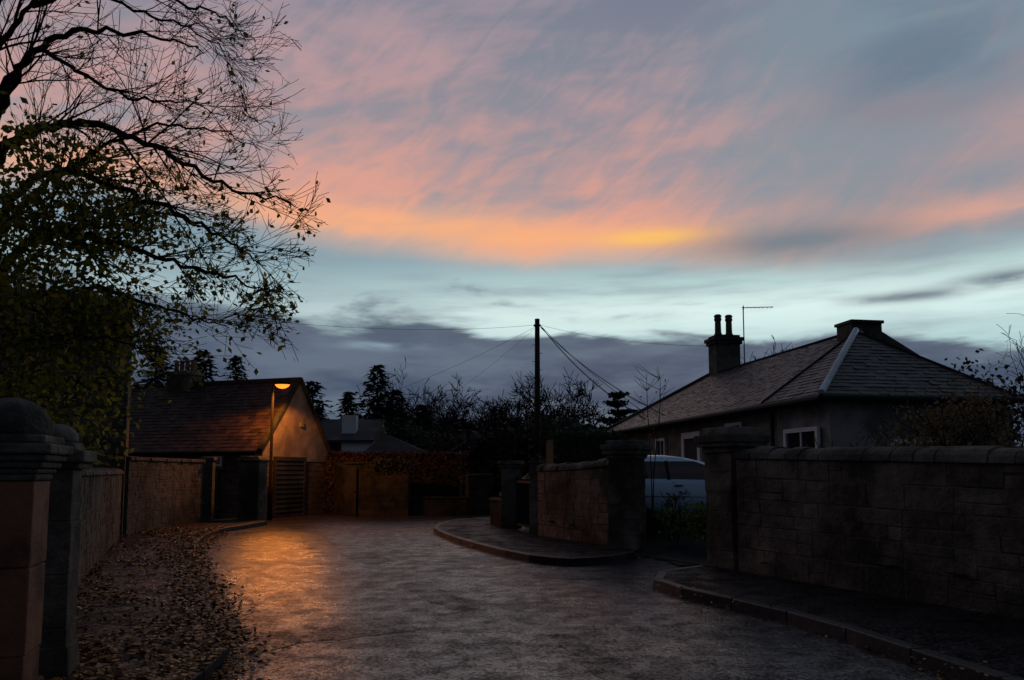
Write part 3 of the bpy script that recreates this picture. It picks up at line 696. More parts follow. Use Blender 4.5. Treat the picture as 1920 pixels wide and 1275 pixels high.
ta = thing('television_aerial', 'thin television aerial mast beside the twin pot chimney', 'aerial', (apx, apY, apz))
b = MB(); b.tube([(apx,apY,apz), (apx,apY,top+.05)], .022, 6); b.build('mast', 'metal', ta)
b = MB(); b.tube([(apx-.05,apY,top), (apx+1.15,apY-.1,top+.01)], .016, 6)
for k in range(7): x_ = apx+.15+k*.16; b.tube([(x_,apY-.18,top), (x_,apY+.12,top)], .008, 5)
b.tube([(apx+.02,apY,top-.1), (apx+.02,apY,top+.1)], .012, 5); b.build('boom', 'metal', ta)

# ------------------------------------------------------------------ far houses
hw = thing('white_house', 'white walled house with grey slate roof and skylight far behind the street', 'house', (-8.6,41,0))
y0 = 40.0; q3 = at
zr = q3(600,786,43).z; ze = q3(600,822,40).z
xa, xb = q3(560,800,40).x, q3(700,800,40).x
b = MB(); b.prism([(xa,y0,0), (xb,y0,0), (xb,y0+6,0), (xa,y0+6,0)], (0,0,ze)); b.prism([(xb-.3,y0,ze), (xb-.3,y0+6,ze), (xb-.3,y0+3,zr)], (.3,0,0)); b.build('wall', 'white', hw)
b = MB(); b.slab([(xa-.2,y0-.3,ze-.1), (xb+.1,y0-.3,ze-.1), (xb+.1,y0+3,zr), (xa-.2,y0+3,zr)], .1); b.slab([(xa-.2,y0+6.3,ze-.1), (xb+.1,y0+6.3,ze-.1), (xb+.1,y0+3,zr), (xa-.2,y0+3,zr)], .1); rf = b.build('roof', 'slate2', hw)
cx_ = q3(660,800,41.5).x; b = MB(); b.box((cx_,41,0), (1,0), (0,1), .37, .3, ze-.2, q3(660,779,41).z); b.build('chimney', 'white', rf)
sx0 = q3(590,809,41).x; zs = ze-.1+(zr-ze+.1)*.36; b = MB(); dzs = (zr-ze+.1)/3.3
b.slab([(sx0-.25,40.9,zs+.07), (sx0+.25,40.9,zs+.07), (sx0+.25,41.5,zs+.07+.6*dzs), (sx0-.25,41.5,zs+.07+.6*dzs)], .06); b.build('skylight', 'clear', rf)
windowp(hw, (q3(625,838,40).x,y0,q3(625,838,40).z), (1,0), (0,-1), .8, .7, (1,0), fmat='door')
hp = thing('grey_house', 'low house with grey pyramid slate roof in front of the conifers', 'house', (-5.6,36.5,0))
xl, xr = q3(676,850,34).x, q3(806,850,34).x; zeP = q3(700,852,34).z; zt_ = q3(735,813,36.5).z; xm = q3(722,813,36.5).x
b = MB(); b.prism([(xl+.3,34.2,0), (xr-.3,34.2,0), (xr-.3,39,0), (xl+.3,39,0)], (0,0,zeP)); b.build('wall', 'render', hp)
b = MB(); a_, b_, c_, d_ = (xl,34,zeP), (xr,34,zeP), (xr,39.2,zeP), (xl,39.2,zeP); tp = (xm,36.6,zt_)
for q in ((a_,b_,tp), (b_,c_,tp), (c_,d_,tp), (d_,a_,tp)): b.slab(list(q), .08)
rf = b.build('roof', 'slateD', hp)
xp = q3(710,800,36.5).x; b = MB(); b.box((xp,37,0), (1,0), (0,1), .22, .22, zeP, q3(710,808,37).z); b.lathe((xp,37,q3(710,808,37).z), [(.13,0), (.1,.3), (.12,.35)], 8); b.build('chimney', 'harl', rf)

# ------------------------------------------------------------------ telegraph pole and wires
tpY = 34.5; tb = V(at(1008,850,tpY).x, tpY, 0); tz = at(1008,598,tpY).z
tp_ = thing('telegraph_pole', 'tall dark wooden telegraph pole rising above the hedges', 'telegraph pole', tuple(tb))
b = MB(); b.tube([tb, tb+V(0,0,tz)], [.15,.11], 10); b.build('pole', 'wood', tp_, smooth=True)
for k in range(8):
    b = MB(); z = tz-1.2-k*.38; s_ = 1 if k % 2 else -1; b.tube([tb+V(s_*.08,0,z), tb+V(s_*.24,0,z)], .014, 5); b.build('climbing_step', 'metal', tp_)
b = MB(); b.lathe(tb+V(0,0,tz-.35), [(.12,0), (.17,.02), (.17,.08), (.12,.1)], 12); b.build('wire_ring', 'metal', tp_)
def wire(a, b_, sag, label, r=.011):
    a = Vector(a); b_ = Vector(b_); w_ = MB(); n = 16
    w_.tube([a.lerp(b_, i/n)-V(0,0,sag*4*(i/n)*(1-i/n)) for i in range(n+1)], r, 4)
    tag(w_.build('overhead_wire', 'wire', uv=False), label, 'wire', 'overhead wires from the telegraph pole')
t0 = tb+V(.12,-.1,tz-.3)
wire(t0, B(5.2,-.05,3.3), .35, 'thick slack wire from pole down to the bungalow eaves', .02)
wire(t0+V(.02,0,-.1), B(7.0,-.05,3.3), .3, 'second wire from pole to the bungalow eaves, nearer the street', .014)
wire(t0, B(2.2,1.0,3.75), .2, 'thin wire from pole to the far end of the bungalow roof', .01)
wire(t0, B(.5,4.6,6.6), .25, 'thin wire from pole across to the twin pot chimney', .006)
wire(tb+V(-.12,-.1,tz-.3), V(-12.5,24,7.0), .5, 'long thin wire running left from pole towards the leafy tree', .006)
wire(tb+V(-.12,-.1,tz-.4), V(-9.5,34,3.8), .35, 'thin wire sloping from pole towards the white house', .006)
wire(tb+V(-.1,-.1,tz-.45), V(-6.2,38,3.4), .3, 'thin wire dropping steeply left of pole towards the pyramid roof', .006)

# ------------------------------------------------------------------ car
car = thing('parked_car', 'pale blue hatchback parked in the driveway between the gate piers', 'car')
b = MB(); ST = [(-2.05,.62,.42,.80), (-2.0,.76,.30,.92), (-1.55,.86,.22,.97), (-.5,.88,.2,.96), (.6,.88,.2,.94), (1.0,.87,.2,.93), (1.5,.84,.22,.85), (1.9,.75,.26,.74), (2.06,.6,.34,.62)]
vs = []
for x_, w_, zl, zs in ST:
    for y_, z_ in ((-.8*w_,zl), (-w_,zl+.14), (-w_*1.01,(zl+zs)/2), (-w_*.985,zs-.1), (-w_*.9,zs), (0,zs+.035), (w_*.9,zs), (w_*.985,zs-.1), (w_*1.01,(zl+zs)/2), (w_,zl+.14), (.8*w_,zl)): vs.append((x_,y_,z_))
n = 11; m = len(ST)
b.add(vs, [(i*n+k, i*n+(k+1) % n, (i+1)*n+(k+1) % n, (i+1)*n+k) for i in range(m-1) for k in range(n)]+[tuple(range(n)), tuple((m-1)*n+k for k in range(n))], .5)
b.build('body', 'paint', car, smooth=True, local=True)
def ring(x0, x1, hw_, z, c=.1): return [(x0,-hw_+c*1.2,z), (x0+c,-hw_,z), (x1-c*1.5,-hw_,z), (x1,-hw_+c*1.2,z), (x1,hw_-c*1.2,z), (x1-c*1.5,hw_,z), (x0+c,hw_,z), (x0,hw_-c*1.2,z)]
RG = [ring(-1.96,1.36,.79,.93), ring(-1.87,1.06,.76,1.08), ring(-1.74,.74,.72,1.22), ring(-1.55,.40,.67,1.345), ring(-1.34,.10,.62,1.415,.12), ring(-1.12,-.16,.53,1.46,.15), ring(-.85,-.38,.40,1.485,.16)]
def bandm(ks, name, mat):
    q = MB()
    for i in (0, 1, 2):
        for k in ks: q.add([RG[i][k], RG[i][(k+1) % 8], RG[i+1][(k+1) % 8], RG[i+1][k]], [(0,1,2,3)], .5)
    q.build(name, mat, car, local=True)
bandm([1], 'side_window', 'glass'); bandm([5], 'side_window', 'glass'); bandm([3], 'windscreen', 'glass'); bandm([7], 'rear_window', 'glass')
for k in (0,2,4,6): bandm([k], 'corner_pillar', 'paint')
q = MB(); q.add(RG[3]+RG[4]+RG[5]+RG[6], [(j*8+k, j*8+(k+1) % 8, j*8+8+(k+1) % 8, j*8+8+k) for j in range(3) for k in range(8)]+[tuple(range(24,32))], .5); q.build('roof', 'paint', car, smooth=True, local=True)
for s_ in (-1, 1):
    q = MB(); q.bar((-.30,s_*.795,.94), (-.36,s_*.675,1.35), .03, .07, up=(1,0,0)); q.build('door_pillar', 'metal', car, local=True)
    q = MB(); q.bar((-1.36,s_*.80,.94), (-1.30,s_*.68,1.34), .03, .10, up=(1,0,0)); q.build('door_pillar', 'paint', car, local=True)
for s_ in (-1, 1):
    for x_ in (-1.3, 1.32):
        q = MB(); pr = [(.2,-.1), (.29,-.1), (.31,-.06), (.31,.06), (.29,.1), (.2,.1)]
        vs = []; NN = 20
        for r_2, o in pr:
            for k in range(NN): a = 2*math.pi*k/NN; vs.append((x_+r_2*math.cos(a), s_*.80+o, .31+r_2*math.sin(a)))
        q.add(vs, [(i*NN+k, i*NN+(k+1) % NN, (i+1)*NN+(k+1) % NN, (i+1)*NN+k) for i in range(5) for k in range(NN)])
        wh = q.build('wheel', 'tyre', car, smooth=True, local=True)
        q = MB()
        for k in range(5): a = 2*math.pi*k/5; q.bar((x_,s_*.86,.31), (x_+.2*math.cos(a),s_*.875,.31+.2*math.sin(a)), .06, .03)
        q.tube([(x_,s_*.82,.31), (x_,s_*.88,.31)], .06, 10); q.build('rim', 'rim', wh, local=True)
    q = MB(); q.box((1.93,s_*.56,0), (1,-.45*s_), (.45*s_,1), .07, .14, .60, .72); q.build('headlight', 'clear', car, local=True, bevel=.02)
    q = MB(); q.box((-1.97,s_*.66,0), (1,0), (0,1), .06, .09, .62, .95); q.build('tail_light', 'redlens', car, local=True, bevel=.02)
    q = MB(); q.box((.85,s_*.92,0), (1,0), (0,1), .07, .1, .95, 1.08); q.build('mirror', 'paint', car, local=True, bevel=.03)
    q = MB(); q.bar((-.2,s_*.895,.82), (-.02,s_*.895,.82), .03, .025); q.build('door_handle', 'metal', car, local=True)
    q = MB(); q.bar((-1.7,s_*.893,.60), (1.6,s_*.86,.56), .04, .012); q.build('side_trim', 'metal', car, local=True)
car.location = (3.82,17.5,.49); car.rotation_euler = (0,0,math.radians(-8))

# ------------------------------------------------------------------ vegetation helpers
def grow(mb, p, d, Ln, r, lev, mx, rng, prm, tips=None):
    n = max(3, int(Ln/prm['seg'])); n = min(n, 9); pts = [p.copy()]; d = d.normalized(); ds = [d.copy()]
    for i in range(n):
        wg = prm['wig']
        d = d+Vector((rng.gauss(0,wg), rng.gauss(0,wg), rng.gauss(0,wg)+prm['up'][min(lev, len(prm['up'])-1)])); d.normalize()
        p = p+d*(Ln/n); pts.append(p.copy()); ds.append(d.copy())
    if 'keep' in prm and not prm['keep'](pts[-1]): return
    rm = prm['rmin']; rads = [max(rm, r*(1-.65*i/n)) for i in range(n+1)]
    mb.tube(pts, rads, 6 if r > .05 else (4 if r > .015 else 3), cap=False)
    if tips is not None and lev >= mx-1: tips.extend(pts[1:])
    if lev < mx:
        k = prm['kids'][min(lev, len(prm['kids'])-1)]
        for c in range(k):
            f = rng.uniform(prm['f0'][min(lev, len(prm['f0'])-1)], 1.0); i = min(n, int(f*n+.5))
            ax = Vector((rng.gauss(0,1), rng.gauss(0,1), rng.gauss(0,1))); ax = ax-ds[i]*ax.dot(ds[i])
            if ax.length < 1e-3: continue
            ax.normalize(); an_ = math.radians(rng.uniform(*prm['ang']))
            nd = ds[i]*math.cos(an_)+ax*math.sin(an_)
            grow(mb, pts[i], nd, Ln*rng.uniform(.45,.75)*(1.1-.4*f), max(rm, rads[i]*.62), lev+1, mx, rng, prm, tips)
def bare_tree(label, px, pytop, Y, spread=1.0, seed=1, group='trees beyond the far gardens', z0=0, mx=4, trunkf=.16, rmin=.017):
    rng = random.Random(seed); base = V(at(px,870,Y).x, Y, z0); h = at(px,pytop,Y).z-z0
    root = thing('bare_tree', label, 'tree', tuple(base), group)
    tr = MB(); tr.tube(cr([base, base+V(rng.gauss(0,.05),0,h*trunkf*.5), base+V(rng.gauss(0,.08),0,h*trunkf)], 3), [h*.03]*3+[h*.025]*4, 8); tr.build('trunk', 'bark', root, uv=False)
    cw = MB(); tips = []; top = base+V(0,0,h*trunkf*.95)
    prm = dict(seg=.5, wig=.10, up=[.05,.05,.04,.02], kids=[6,8,5,4], f0=[.25,.2,.2], ang=(22,58), rmin=rmin)
    for k in range(9):
        a = 2*math.pi*k/9+rng.uniform(-.4,.4); tl = rng.uniform(.25,1.0)*spread if k else .05
        grow(cw, top, V(math.cos(a)*tl, math.sin(a)*tl, 1), h*(1-trunkf)*rng.uniform(.5,.75)*(1 if k else 1.05), h*.014, 1, mx, rng, prm, tips)
    mz = max(v[2] for v in cw.v); sc = (h*(1-trunkf*.95))/(mz-top.z)
    cw.v = [(base.x+(v[0]-base.x)*(.5+.5*sc), base.y+(v[1]-base.y)*(.5+.5*sc), top.z+(v[2]-top.z)*sc) for v in cw.v]
    cw.build('crown', 'twig', root, uv=False, recalc=False)
    return root
def conifer(label, px, pytop, Y, wr=.26, seed=1, dens=1.0, group='dark conifers behind the houses', z0=0):
    rng = random.Random(seed); base = V(at(px,870,Y).x, Y, z0); h = at(px,pytop,Y).z-z0; Rm = h*wr
    root = thing('conifer_tree', label, 'tree', tuple(base), group)
    t = MB(); t.tube([base, base+V(0,0,h*.97)], [h*.022,.02], 6); t.build('trunk', 'bark', root, uv=False)
    c = MB(); lv = int(36*dens)
    for i in range(lv):
        f = .04+.95*i/lv; z = h*f; rad = Rm*(1-f)**.85*(.85+.2*math.sin(i*2.1))+.08; nb = int(10+8*(1-f))
        for k in range(nb):
            a = rng.uniform(0,6.283); rl = rad*rng.uniform(.5,1.2); dr_ = rng.uniform(.05,.4); u = V(math.cos(a), math.sin(a), 0); s_ = V(-u.y,u.x,0)
            m_ = max(2, int(rl/.25))
            for j in range(m_):
                g_ = (j+.6)/m_; p = base+u*(rl*g_)+V(0,0,z-dr_*rl*g_+.12*rl*g_*g_)
                for q in range(2):
                    p2 = p+V(rng.gauss(0,.08), rng.gauss(0,.08), rng.gauss(0,.07)); ln = .17+.17*rng.random(); wd_ = .08+.08*rng.random()
                    sd = s_*rng.choice((-1,1))
                    d_ = (u*.7+sd*rng.uniform(.2,.9)+V(0,0,rng.uniform(-.5,.1))).normalized()*ln*1.6; e_ = d_.cross(V(rng.gauss(0,.4),rng.gauss(0,.4),1)).normalized()*wd_
                    c.add([p2-e_, p2+e_, p2+d_], [(0,1,2)], rng.random())
    c.build('crown', 'needle', root, uv=False, recalc=False); return root
def shrub(name, label, cat, c, rx, ry, h, nleaf, ls, mat, seed=1, core=True, group=None, clumps=14, stems=6, flat=.0):
    rng = random.Random(seed); c = Vector(c)
    root = thing(name, label, cat, (c.x, c.y, c.z), group)
    s_ = MB(); prm = dict(seg=.25, wig=.12, up=[.04,.03,.02], kids=[4,3], f0=[.3,.3], ang=(20,50), rmin=.006)
    for k in range(stems):
        a = rng.uniform(0,6.28); tl = rng.uniform(.1,.6); grow(s_, c+V(rng.gauss(0,.08),rng.gauss(0,.08),0), V(math.cos(a)*tl*rx, math.sin(a)*tl*ry, h), h*rng.uniform(.5,.8), .02+.004*h, 0, 2, rng, prm)
    s_.build('stems', 'bark', root, uv=False, recalc=False)
    f = MB(); cls = []
    for k in range(clumps):
        while True:
            u = V(rng.uniform(-1,1), rng.uniform(-1,1), rng.uniform(-1,1))
            if .35 < u.length < 1: break
        cls.append((V(u.x*rx, u.y*ry, (u.z*.5+.5)*h*.9+.03*h), rng.uniform(.16,.32)))
    for k in range(nleaf):
        q, sg = rng.choice(cls); sz = sg*(rx+ry)/2
        p = c+q+V(rng.gauss(0,sz), rng.gauss(0,sz), rng.gauss(0,sg*h*.35))
        if p.z < c.z+.03: continue
        f.leaf(p, ls*rng.uniform(.6,1.3), rng, flat=flat)
    if core:  # unseen lumpy solid added inside the leaves to block light
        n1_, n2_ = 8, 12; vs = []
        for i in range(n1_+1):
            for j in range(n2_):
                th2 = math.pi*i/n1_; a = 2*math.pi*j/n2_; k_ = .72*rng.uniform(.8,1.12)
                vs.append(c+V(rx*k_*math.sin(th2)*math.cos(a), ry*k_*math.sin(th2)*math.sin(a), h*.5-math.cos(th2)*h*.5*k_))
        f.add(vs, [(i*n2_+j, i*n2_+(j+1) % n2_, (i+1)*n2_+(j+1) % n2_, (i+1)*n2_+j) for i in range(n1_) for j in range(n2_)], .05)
    f.build('foliage', mat, root, uv=False, recalc=False); return root
def hedge(label, pts, z0, h, th, n, mat, ls, seed, cat='hedge'):
    rng = random.Random(seed); pa = Path(pts); b = MB()
    for i in range(int(pa.L/.5)):
        p, e = pa.at(i*.5+.25); b.box(p, (e.x,e.y), (-e.y,e.x), .26, th/2-.08, z0, z0+h-.1+rng.uniform(-.04,.04), .05)
    for k in range(n):
        p, e = pa.at(rng.uniform(0,pa.L)); nn = V(-e.y,e.x,0)
        if rng.random() < .35: o = rng.uniform(-th/2,th/2); z = z0+h+rng.gauss(-.03,.06)
        else: o = rng.choice((-1,1))*(th/2+rng.gauss(-.03,.05)); z = z0+rng.random()*h
        q = p+nn*o; b.leaf((q.x,q.y,z), ls*rng.uniform(.6,1.3), rng)
    o = b.build('hedge', mat, uv=False, recalc=False); return tag(o, label, cat)

# ------------------------------------------------------------------ vegetation: background
for i, a in enumerate([('dark conifer directly behind the cottage chimney pots', 376, 650, 46, .36), ('slim pointed conifer right of the cottage chimney', 437, 662, 47, .34), ('conifer just right of the cottage gable', 583, 710, 44, .52),
     ('small pointed conifer above the white house chimney', 652, 730, 52, .36), ('tallest broad conifer behind the pyramid roofed house', 706, 678, 47, .46), ('conifer right of the pyramid roofed house', 792, 756, 42, .55), ('conifer tucked behind the tallest broad one', 742, 726, 50, .5), ('conifer low behind the cottage roof near the lamp', 548, 735, 50, .45), ('broad conifer showing between the leafy tree and the cottage chimney', 285, 640, 44, .42)]):
    conifer(a[0], a[1], a[2], a[3], a[4], seed=20+i)
for i, a in enumerate([('bare tree behind the tallest conifer, its twigs showing to the right', 762, 676, 52, .7), ('bare wispy tree halfway between the conifers and the telegraph pole', 868, 702, 48, .9), ('low bare tree left of the telegraph pole', 930, 738, 44, 1.1),
     ('wide bare tree whose twigs spread behind the telegraph pole', 1035, 684, 44, 1.1), ('bare tree leaning in just left of the telegraph pole', 972, 698, 46, .9), ('low bare tree right of the pyramid roof', 828, 750, 45, 1.0), ('top of a bare tree showing above the bungalow ridge', 1480, 628, 52, .9)]):
    bare_tree(a[0], a[1], a[2], a[3], a[4], seed=40+i)
for i, (lab, px, pt, Y, rx, mt) in enumerate([('dark evergreen bush right of the pyramid roofed house', 815, 800, 39, 1.5, 'leafD'), ('dark brownish bush below the wispy bare tree', 880, 788, 38, 1.7, 'leafR'), ('brown leafy bush left of the telegraph pole foot', 950, 780, 38, 1.6, 'leafR'),
     ('dark evergreen bush right of the telegraph pole', 1062, 756, 39, 1.7, 'leafD'), ('rounded evergreen bush between telegraph pole and bungalow', 1105, 776, 37, 1.4, 'leafD'), ('dark evergreen bush behind the telegraph pole foot', 1005, 790, 41, 1.7, 'leafD'), ('dark bush behind the pyramid roofed house', 765, 790, 43, 1.8, 'leafD'), ('dark bush beside the white house', 640, 800, 46, 2.0, 'leafD')]):
    c = at(px,870,Y); shrub('evergreen_bush', lab, 'bush', (c.x,Y,0), rx, rx, at(px,pt,Y).z, 3200, .12, mt, seed=60+i, group='bushes in the far gardens', clumps=30)
rng = random.Random(5); cd = at(1160,860,41); ced = thing('cedar_tree', 'dark flat tiered cedar just left of the bungalow roof', 'tree', (cd.x,41,0))
ht = at(1160,740,41).z; t = MB(); t.tube([(cd.x,41,0), (cd.x,41,ht-.05)], [.2,.04], 6); t.build('trunk', 'bark', ced, uv=False)
c = MB()
for i in range(8):
    z = ht*(.42+.56*i/7); rad = 1.6*(1-.75*(i/7)**1.4)+.12
    for k in range(12):
        a = rng.uniform(0,6.28); rl = rad*rng.uniform(.55,1.1)
        for j in range(int(rl*50)):
            f = rng.random(); c.leaf((cd.x+math.cos(a)*rl*f+rng.gauss(0,.1), 41+math.sin(a)*rl*f+rng.gauss(0,.1), z+.15*f+rng.gauss(0,.05)), .14, rng, flat=.6)
c.build('crown', 'needle', ced, uv=False, recalc=False)
hedge('copper brown hedge along the far side of the bend', [at(606,860,30.6), at(876,860,30.4)], 0, at(740,851,30).z, 1.2, 9000, 'leafR', .06, 3)
shrub('rounded_shrub', 'rounded reddish shrub in front of the copper hedge', 'shrub', tuple(G(800,953)*1.0+V(0,.6,0)), .6, .5, 1.1, 1600, .05, 'leafR', seed=7)
hedge('dark clipped hedge behind the middle stone wall', [(1.0,20.2), (2.9,20.6)], .4, at(1080,815,20).z-.4, .9, 5000, 'leafD', .05, 4)
shrub('evergreen_bush', 'dark bush behind the small gate near the bend', 'bush', (.9,23.5,.3), .9, .9, 1.7, 2200, .06, 'leafD', seed=8)
rng = random.Random(9); b = MB()
for k in range(900):
    px = 735+rng.gauss(0,16); p = G(px,966.8); z = 1.97-abs(rng.gauss(0,.14)) if rng.random() < .8 else 2.0+rng.uniform(0,.06); b.leaf((p.x, p.y-.07-rng.random()*.08+(.2*rng.random() if z > 1.97 else 0), z), .05*rng.uniform(.7,1.3), rng)
tag(b.build('ivy', 'leafD', uv=False, recalc=False), 'ivy spilling over the top of the pale wall', 'ivy')
shrub('garden_shrub', 'bright green shrub in the driveway gateway in front of the car', 'shrub', (3.28,15.5,.25), .30, .3, .95, 480, .05, 'leafG', seed=10, core=False, clumps=12)
shrub('garden_shrub', 'low dark shrub against the right gate pier', 'shrub', (3.8,14.8,.2), .42, .35, .85, 700, .045, 'leafG', seed=11, core=False)
shrub('garden_shrub', 'small dark shrub beside the left gate pier near the sapling', 'shrub', (2.95,16.3,.3), .3, .3, .5, 350, .05, 'leafD', seed=12, core=False)
rng = random.Random(13); sb = V(2.86,15.75,.25); sp_ = thing('sapling', 'thin bare sapling with two tall stems in the driveway gateway', 'sapling', tuple(sb))
b = MB(); z1 = at(1213,700,15.7).z; z2 = at(1240,710,15.7).z
for dx_, zt2 in ((-.08,z1), (.2,z2)):
    pts = cr([sb, sb+V(dx_*.2,0,(zt2-.25)*.4), sb+V(dx_*.9,0,(zt2-.25)*.8), sb+V(dx_,0,zt2-.25)], 5); b.tube(pts, [.014-.009*i/(len(pts)-1) for i in range(len(pts))], 5)
    for k in range(12):
        i = rng.randrange(len(pts)//2, len(pts)); dd_ = V(rng.gauss(0,1), rng.gauss(0,.5), .7); l = rng.uniform(.15,.4); b.tube([pts[i], pts[i]+dd_*l*.5, pts[i]+dd_*l+V(0,0,.03)], [.006,.005,.004], 4)
b.build('stems', 'twig', sp_, uv=False)
b = MB()
for k in range(40): p = sb+V(rng.uniform(-.25,.4), rng.gauss(0,.1), rng.uniform(1.6,z1-.2)); b.leaf(p, .03, rng)
b.build('leaves', 'leafO', sp_, uv=False, recalc=False)
c = at(1815,840,11.2); shrub('garden_shrub', 'large brown leaved shrub above the right wall against the bungalow', 'shrub', (c.x,11.4,.5), 1.0, .6, at(1815,722,11.4).z-.5, 5200, .036, 'leafO', seed=14, core=False, clumps=48, stems=14)
c = at(1905,840,10.5); shrub('garden_shrub', 'olive shrub at the right edge above the wall', 'shrub', (c.x,10.6,.5), .5, .5, at(1905,775,10.6).z-.5, 1400, .034, 'leafO', seed=15, core=False, clumps=24, stems=8)
def bareshrub(label, c, h, sp2, seed, n=9, rmin=.004, lv=3):
    rng = random.Random(seed); c = Vector(c); root = thing('bare_shrub', label, 'shrub', tuple(c)); b = MB(); tips = []
    prm = dict(seg=.18, wig=.10, up=[.03,.02,.0], kids=[4,4,2], f0=[.3,.25], ang=(20,50), rmin=rmin)
    for k in range(n):
        a = rng.uniform(0,6.28); tl = rng.uniform(.05,.5)*sp2; grow(b, c+V(rng.gauss(0,.06),rng.gauss(0,.06),0), V(math.cos(a)*tl, math.sin(a)*tl, 1), h*rng.uniform(.5,.75), .012, 0, lv, rng, prm, tips)
    b.build('branches', 'twig', root, uv=False, recalc=False)
    f = MB()
    for p in tips:
        if rng.random() < .08: f.leaf(p, .025, rng)
    f.build('leaves', 'leafO', root, uv=False, recalc=False)
c = at(1660,840,12); bareshrub('bare twiggy shrub in front of the rendered wing', (c.x,12.3,.5), 1.9, .9, 16)
c = at(1525,840,12.8); bareshrub('leafless shrub beside the white wing window', (c.x,13.0,.5), 1.7, .9, 17)
c = at(1735,840,12); bareshrub('spindly bare shrub left of the large brown shrub', (c.x,12.2,.5), 1.7, .9, 18)
rng = random.Random(21); base = V(9.3,12.2,.45); root = thing('bare_tree', 'bare tree reaching in from the right edge over the bungalow', 'tree', tuple(base))
t = MB(); t.tube([base, base+V(0,0,1.4)], [.1,.07], 7); t.build('trunk', 'bark', root, uv=False)
b = MB(); prm = dict(seg=.3, wig=.10, up=[.03,.03,.02,.01], kids=[5,5,3,2], f0=[.3,.25,.2], ang=(22,55), rmin=.004)
for d_ in ((-.65,0,.8), (-.35,-.1,1), (.2,.1,1), (-.5,.2,.55), (.5,0,.8)): grow(b, base+V(0,0,1.35), V(*d_), 1.7, .03, 1, 4, rng, prm)
b.build('crown', 'twig', root, uv=False, recalc=False)
c = at(1840,760,27); shrub('evergreen_bush', 'dark evergreen crown showing beyond the bungalow hip at right', 'bush', (c.x,27,.4), 1.5, 1.2, at(1840,678,27).z-.4, 2600, .1, 'leafD', seed=22)

# ------------------------------------------------------------------ the big tree at left
rng = random.Random(33)
TB = V(-7.7,10.6,.1); bt = thing('leafy_tree', 'large half bare autumn tree overhanging the left pavement', 'tree', tuple(TB))
t = MB(); t.tube(cr([TB, TB+V(.02,0,1.2), TB+V(-.05,.1,2.6), TB+V(.05,0,4.2), TB+V(.0,.1,6.0), TB+V(-.3,.2,8.0), TB+V(-.2,.1,10.0)], 4), [.42,.38,.35,.33]+[.31-.011*i for i in range(21)], 12); t.build('trunk', 'bark', bt, uv=False, smooth=True)
limbs = [
 ([(-90,480,10.6),(0,295,10.2),(70,245,9.8),(170,232,9.5),(290,275,9.3),(420,345,9.1),(555,385,9.0)], .105),
 ([(-90,420,10.6),(-5,215,10.5),(55,105,10.2),(150,55,9.9),(285,62,9.6),(380,98,9.4)], .09),
 ([(-90,400,10.6),(-20,120,10.8),(60,10,10.8),(150,-100,10.6)], .09),
 ([(-80,520,10.6),(60,335,10.2),(180,335,9.8),(330,400,9.4),(430,450,9.2),(500,500,9.1)], .075),
 ([(-80,620,10.6),(50,455,10.0),(150,440,9.5),(290,480,9.0),(420,515,8.8),(510,555,8.6)], .075),
 ([(-80,680,10.6),(50,565,10.2),(190,545,9.7),(330,585,9.4),(430,615,9.2)], .065),
 ([(-20,200,10.7),(60,95,10.2),(130,125,9.8),(240,180,9.5),(340,190,9.4),(420,215,9.3)], .05),
 ([(60,10,10.8),(180,-30,10.5),(300,-10,10.2),(410,30,10.0),(480,75,9.9)], .05),
 ([(-80,560,10.6),(30,400,11.2),(150,300,11.5),(280,240,11.6),(400,245,11.5),(490,280,11.4)], .06),
 ([(-90,350,10.6),(-10,20,11.4),(100,-40,11.6),(250,20,11.6),(370,60,11.5),(450,120,11.3)], .06),
 ([(-80,700,10.6),(60,640,9.6),(180,630,9.0),(290,655,8.7)], .05),
 ([(-80,640,10.6),(40,500,11.4),(160,420,11.6),(290,400,11.5),(400,430,11.3),(470,470,11.2)], .05),
 ([(-90,500,10.6),(-250,300,10.0),(-450,200,9.5)], .09), ([(-90,400,10.6),(-200,100,11.5),(-350,-150,12)], .09), ([(-90,300,10.6),(-100,-100,9.5),(-150,-300,9)], .09)]
cb = MB(); tips = []
prm = dict(seg=.2, wig=.07, up=[.0,.01,.03,.05], kids=[6,5,3,3], f0=[.1,.12,.2,.2], ang=(16,46), rmin=.0036, keep=lambda p: p.x/p.y < -.245-.035*max(0, min(1, (abs(p.z-4.75)-.25)/.5)))
for li_, (cps, r0) in enumerate(limbs):
    P3 = [at(*q) for q in cps]; pts = cr(P3, 7); n = len(pts)
    pts = [p+V(rng.gauss(0,.02), rng.gauss(0,.03), rng.gauss(0,.025)) if 0 < i else p for i, p in enumerate(pts)]
    rads = [max(.007, r0*(1-.93*(i/(n-1))**.75)) for i in range(n)]
    cb.tube(pts, rads, 7)
    ln = sum((b_-a_).length for a_, b_ in zip(pts, pts[1:])); ns = int(ln*((2.6 if li_ in (1,2,6,7,9) else 3.5) if li_ < 12 else 2))
    for k in range(ns):
        f = rng.uniform(.15, 1.0)**.85; i = min(n-2, int(f*(n-1))); d_ = (pts[i+1]-pts[i]).normalized()
        ax = V(rng.gauss(0,1), rng.gauss(0,.8), rng.gauss(.1,1)); ax = ax-d_*ax.dot(d_); ax.normalize(); an_ = math.radians(rng.uniform(18,48))
        L2 = rng.uniform(.7,1.8)*(1.2-.6*f)
        grow(cb, pts[i], d_*math.cos(an_)+ax*math.sin(an_), L2, max(.005, min(.018, rads[i]*.45)), 1, 3, rng, prm, tips)
cb.build('branches', 'bark', bt, uv=False, recalc=False)
lf = MB()
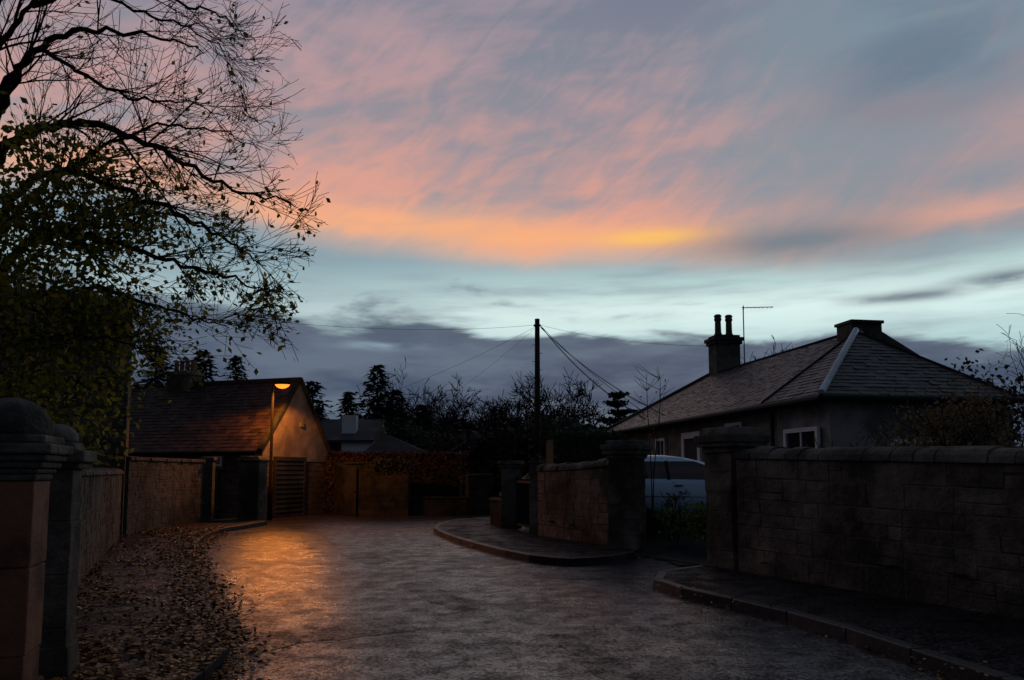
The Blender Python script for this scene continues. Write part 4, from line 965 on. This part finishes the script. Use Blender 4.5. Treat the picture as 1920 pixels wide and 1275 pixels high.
for p in tips:
    zf = max(0, min(1, (6.1-p.z)/1.7)); xf = max(0, min(1, (-3.2-p.x)/2.2))
    pr = .03+.68*zf*(.16+.84*xf)
    if p.z < 4.0: pr += .12
    if rng.random() < pr:
        lf.leaf((p.x+rng.gauss(0,.05), p.y+rng.gauss(0,.05), p.z+rng.gauss(-.03,.05)), rng.uniform(.030,.054), rng, t=rng.random()**1.8)
cls = []
for k in range(95):
    z = rng.uniform(1.9,5.7); cls.append(V(rng.uniform(-7.5,-5.1+.15*(z-3.5)), rng.gauss(9.6,.6), z))
for k in range(13000):
    q = rng.choice(cls); p = q+V(rng.gauss(0,.24), rng.gauss(0,.3), rng.gauss(0,.22))
    lf.leaf(p, rng.uniform(.034,.060), rng, t=rng.random()**2.2)
lf.build('leaves', 'leafT', bt, uv=False, recalc=False)

# ------------------------------------------------------------------ fallen leaves
rng = random.Random(44); fl = MB(); kp_ = Path(KL); ip_ = Path(IL); kr_ = Path(KR); km_ = Path(KM)
for k in range(46000):
    u = rng.random()**1.3*.70+.20; p, e = kp_.at(u*kp_.L); q, _ = ip_.at(u*ip_.L); nn = V(-e.y,e.x,0)
    if nn.dot(q-p) < 0: nn = -nn
    wd_ = (q-p).length
    mode = rng.random()
    if mode < .36: o = rng.gauss(.05,.17)
    elif mode < .98: o = rng.random()*wd_
    else: o = -abs(rng.gauss(0,.35))
    pp = p+nn*o
    nv = math.sin(pp.x*2.1+1.3*math.sin(pp.y*1.1))*math.sin(pp.y*1.5+pp.x)+.25*math.sin(pp.x*7+pp.y*5)
    if mode >= .36 and nv < -.02 and rng.random() < .88: continue
    z = (.128 if o > -.02 else .006)+rng.random()*.022
    fl.leaf((pp.x,pp.y,z+.006), rng.uniform(.018,.042), rng, t=rng.random()**1.5, flat=.86)
for k in range(420):
    u = rng.random(); p, e = kr_.at(u*6+5) if k % 2 else km_.at(u*12); fl.leaf((p.x+rng.gauss(-.12,.18), p.y+rng.gauss(-.1,.18), .02 if rng.random() < .6 else .135), rng.uniform(.014,.026), rng, flat=.85)
tag(fl.build('fallen_leaves', 'litter', uv=False, recalc=False), 'yellow brown fallen leaves drifted over the left pavement and kerbs', 'fallen leaves', kind='stuff')

# ------------------------------------------------------------------ sun glow below cloud, camera
sd = bpy.data.lights.new('sun', 'SUN'); sd.energy = .06; sd.angle = math.radians(12); sd.color = (1,.75,.6)
so = bpy.data.objects.new('sun', sd); COL.objects.link(so); so.rotation_euler = Vector((-math.sin(math.radians(8)), -math.cos(math.radians(8)), -.12)).to_track_quat('-Z', 'Y').to_euler()
cam = bpy.data.cameras.new('camera'); co = bpy.data.objects.new('camera', cam); COL.objects.link(co)
co.location = (0,0,H); co.rotation_euler = (math.radians(95),0,0); cam.sensor_width = 36; cam.lens = 36*F/1920; cam.shift_y = (CY-637.5)/1920; cam.clip_start = .05; cam.clip_end = 3000
S.camera = co
S.view_settings.view_transform = 'Standard'; S.view_settings.look = 'None'; S.view_settings.exposure = 0
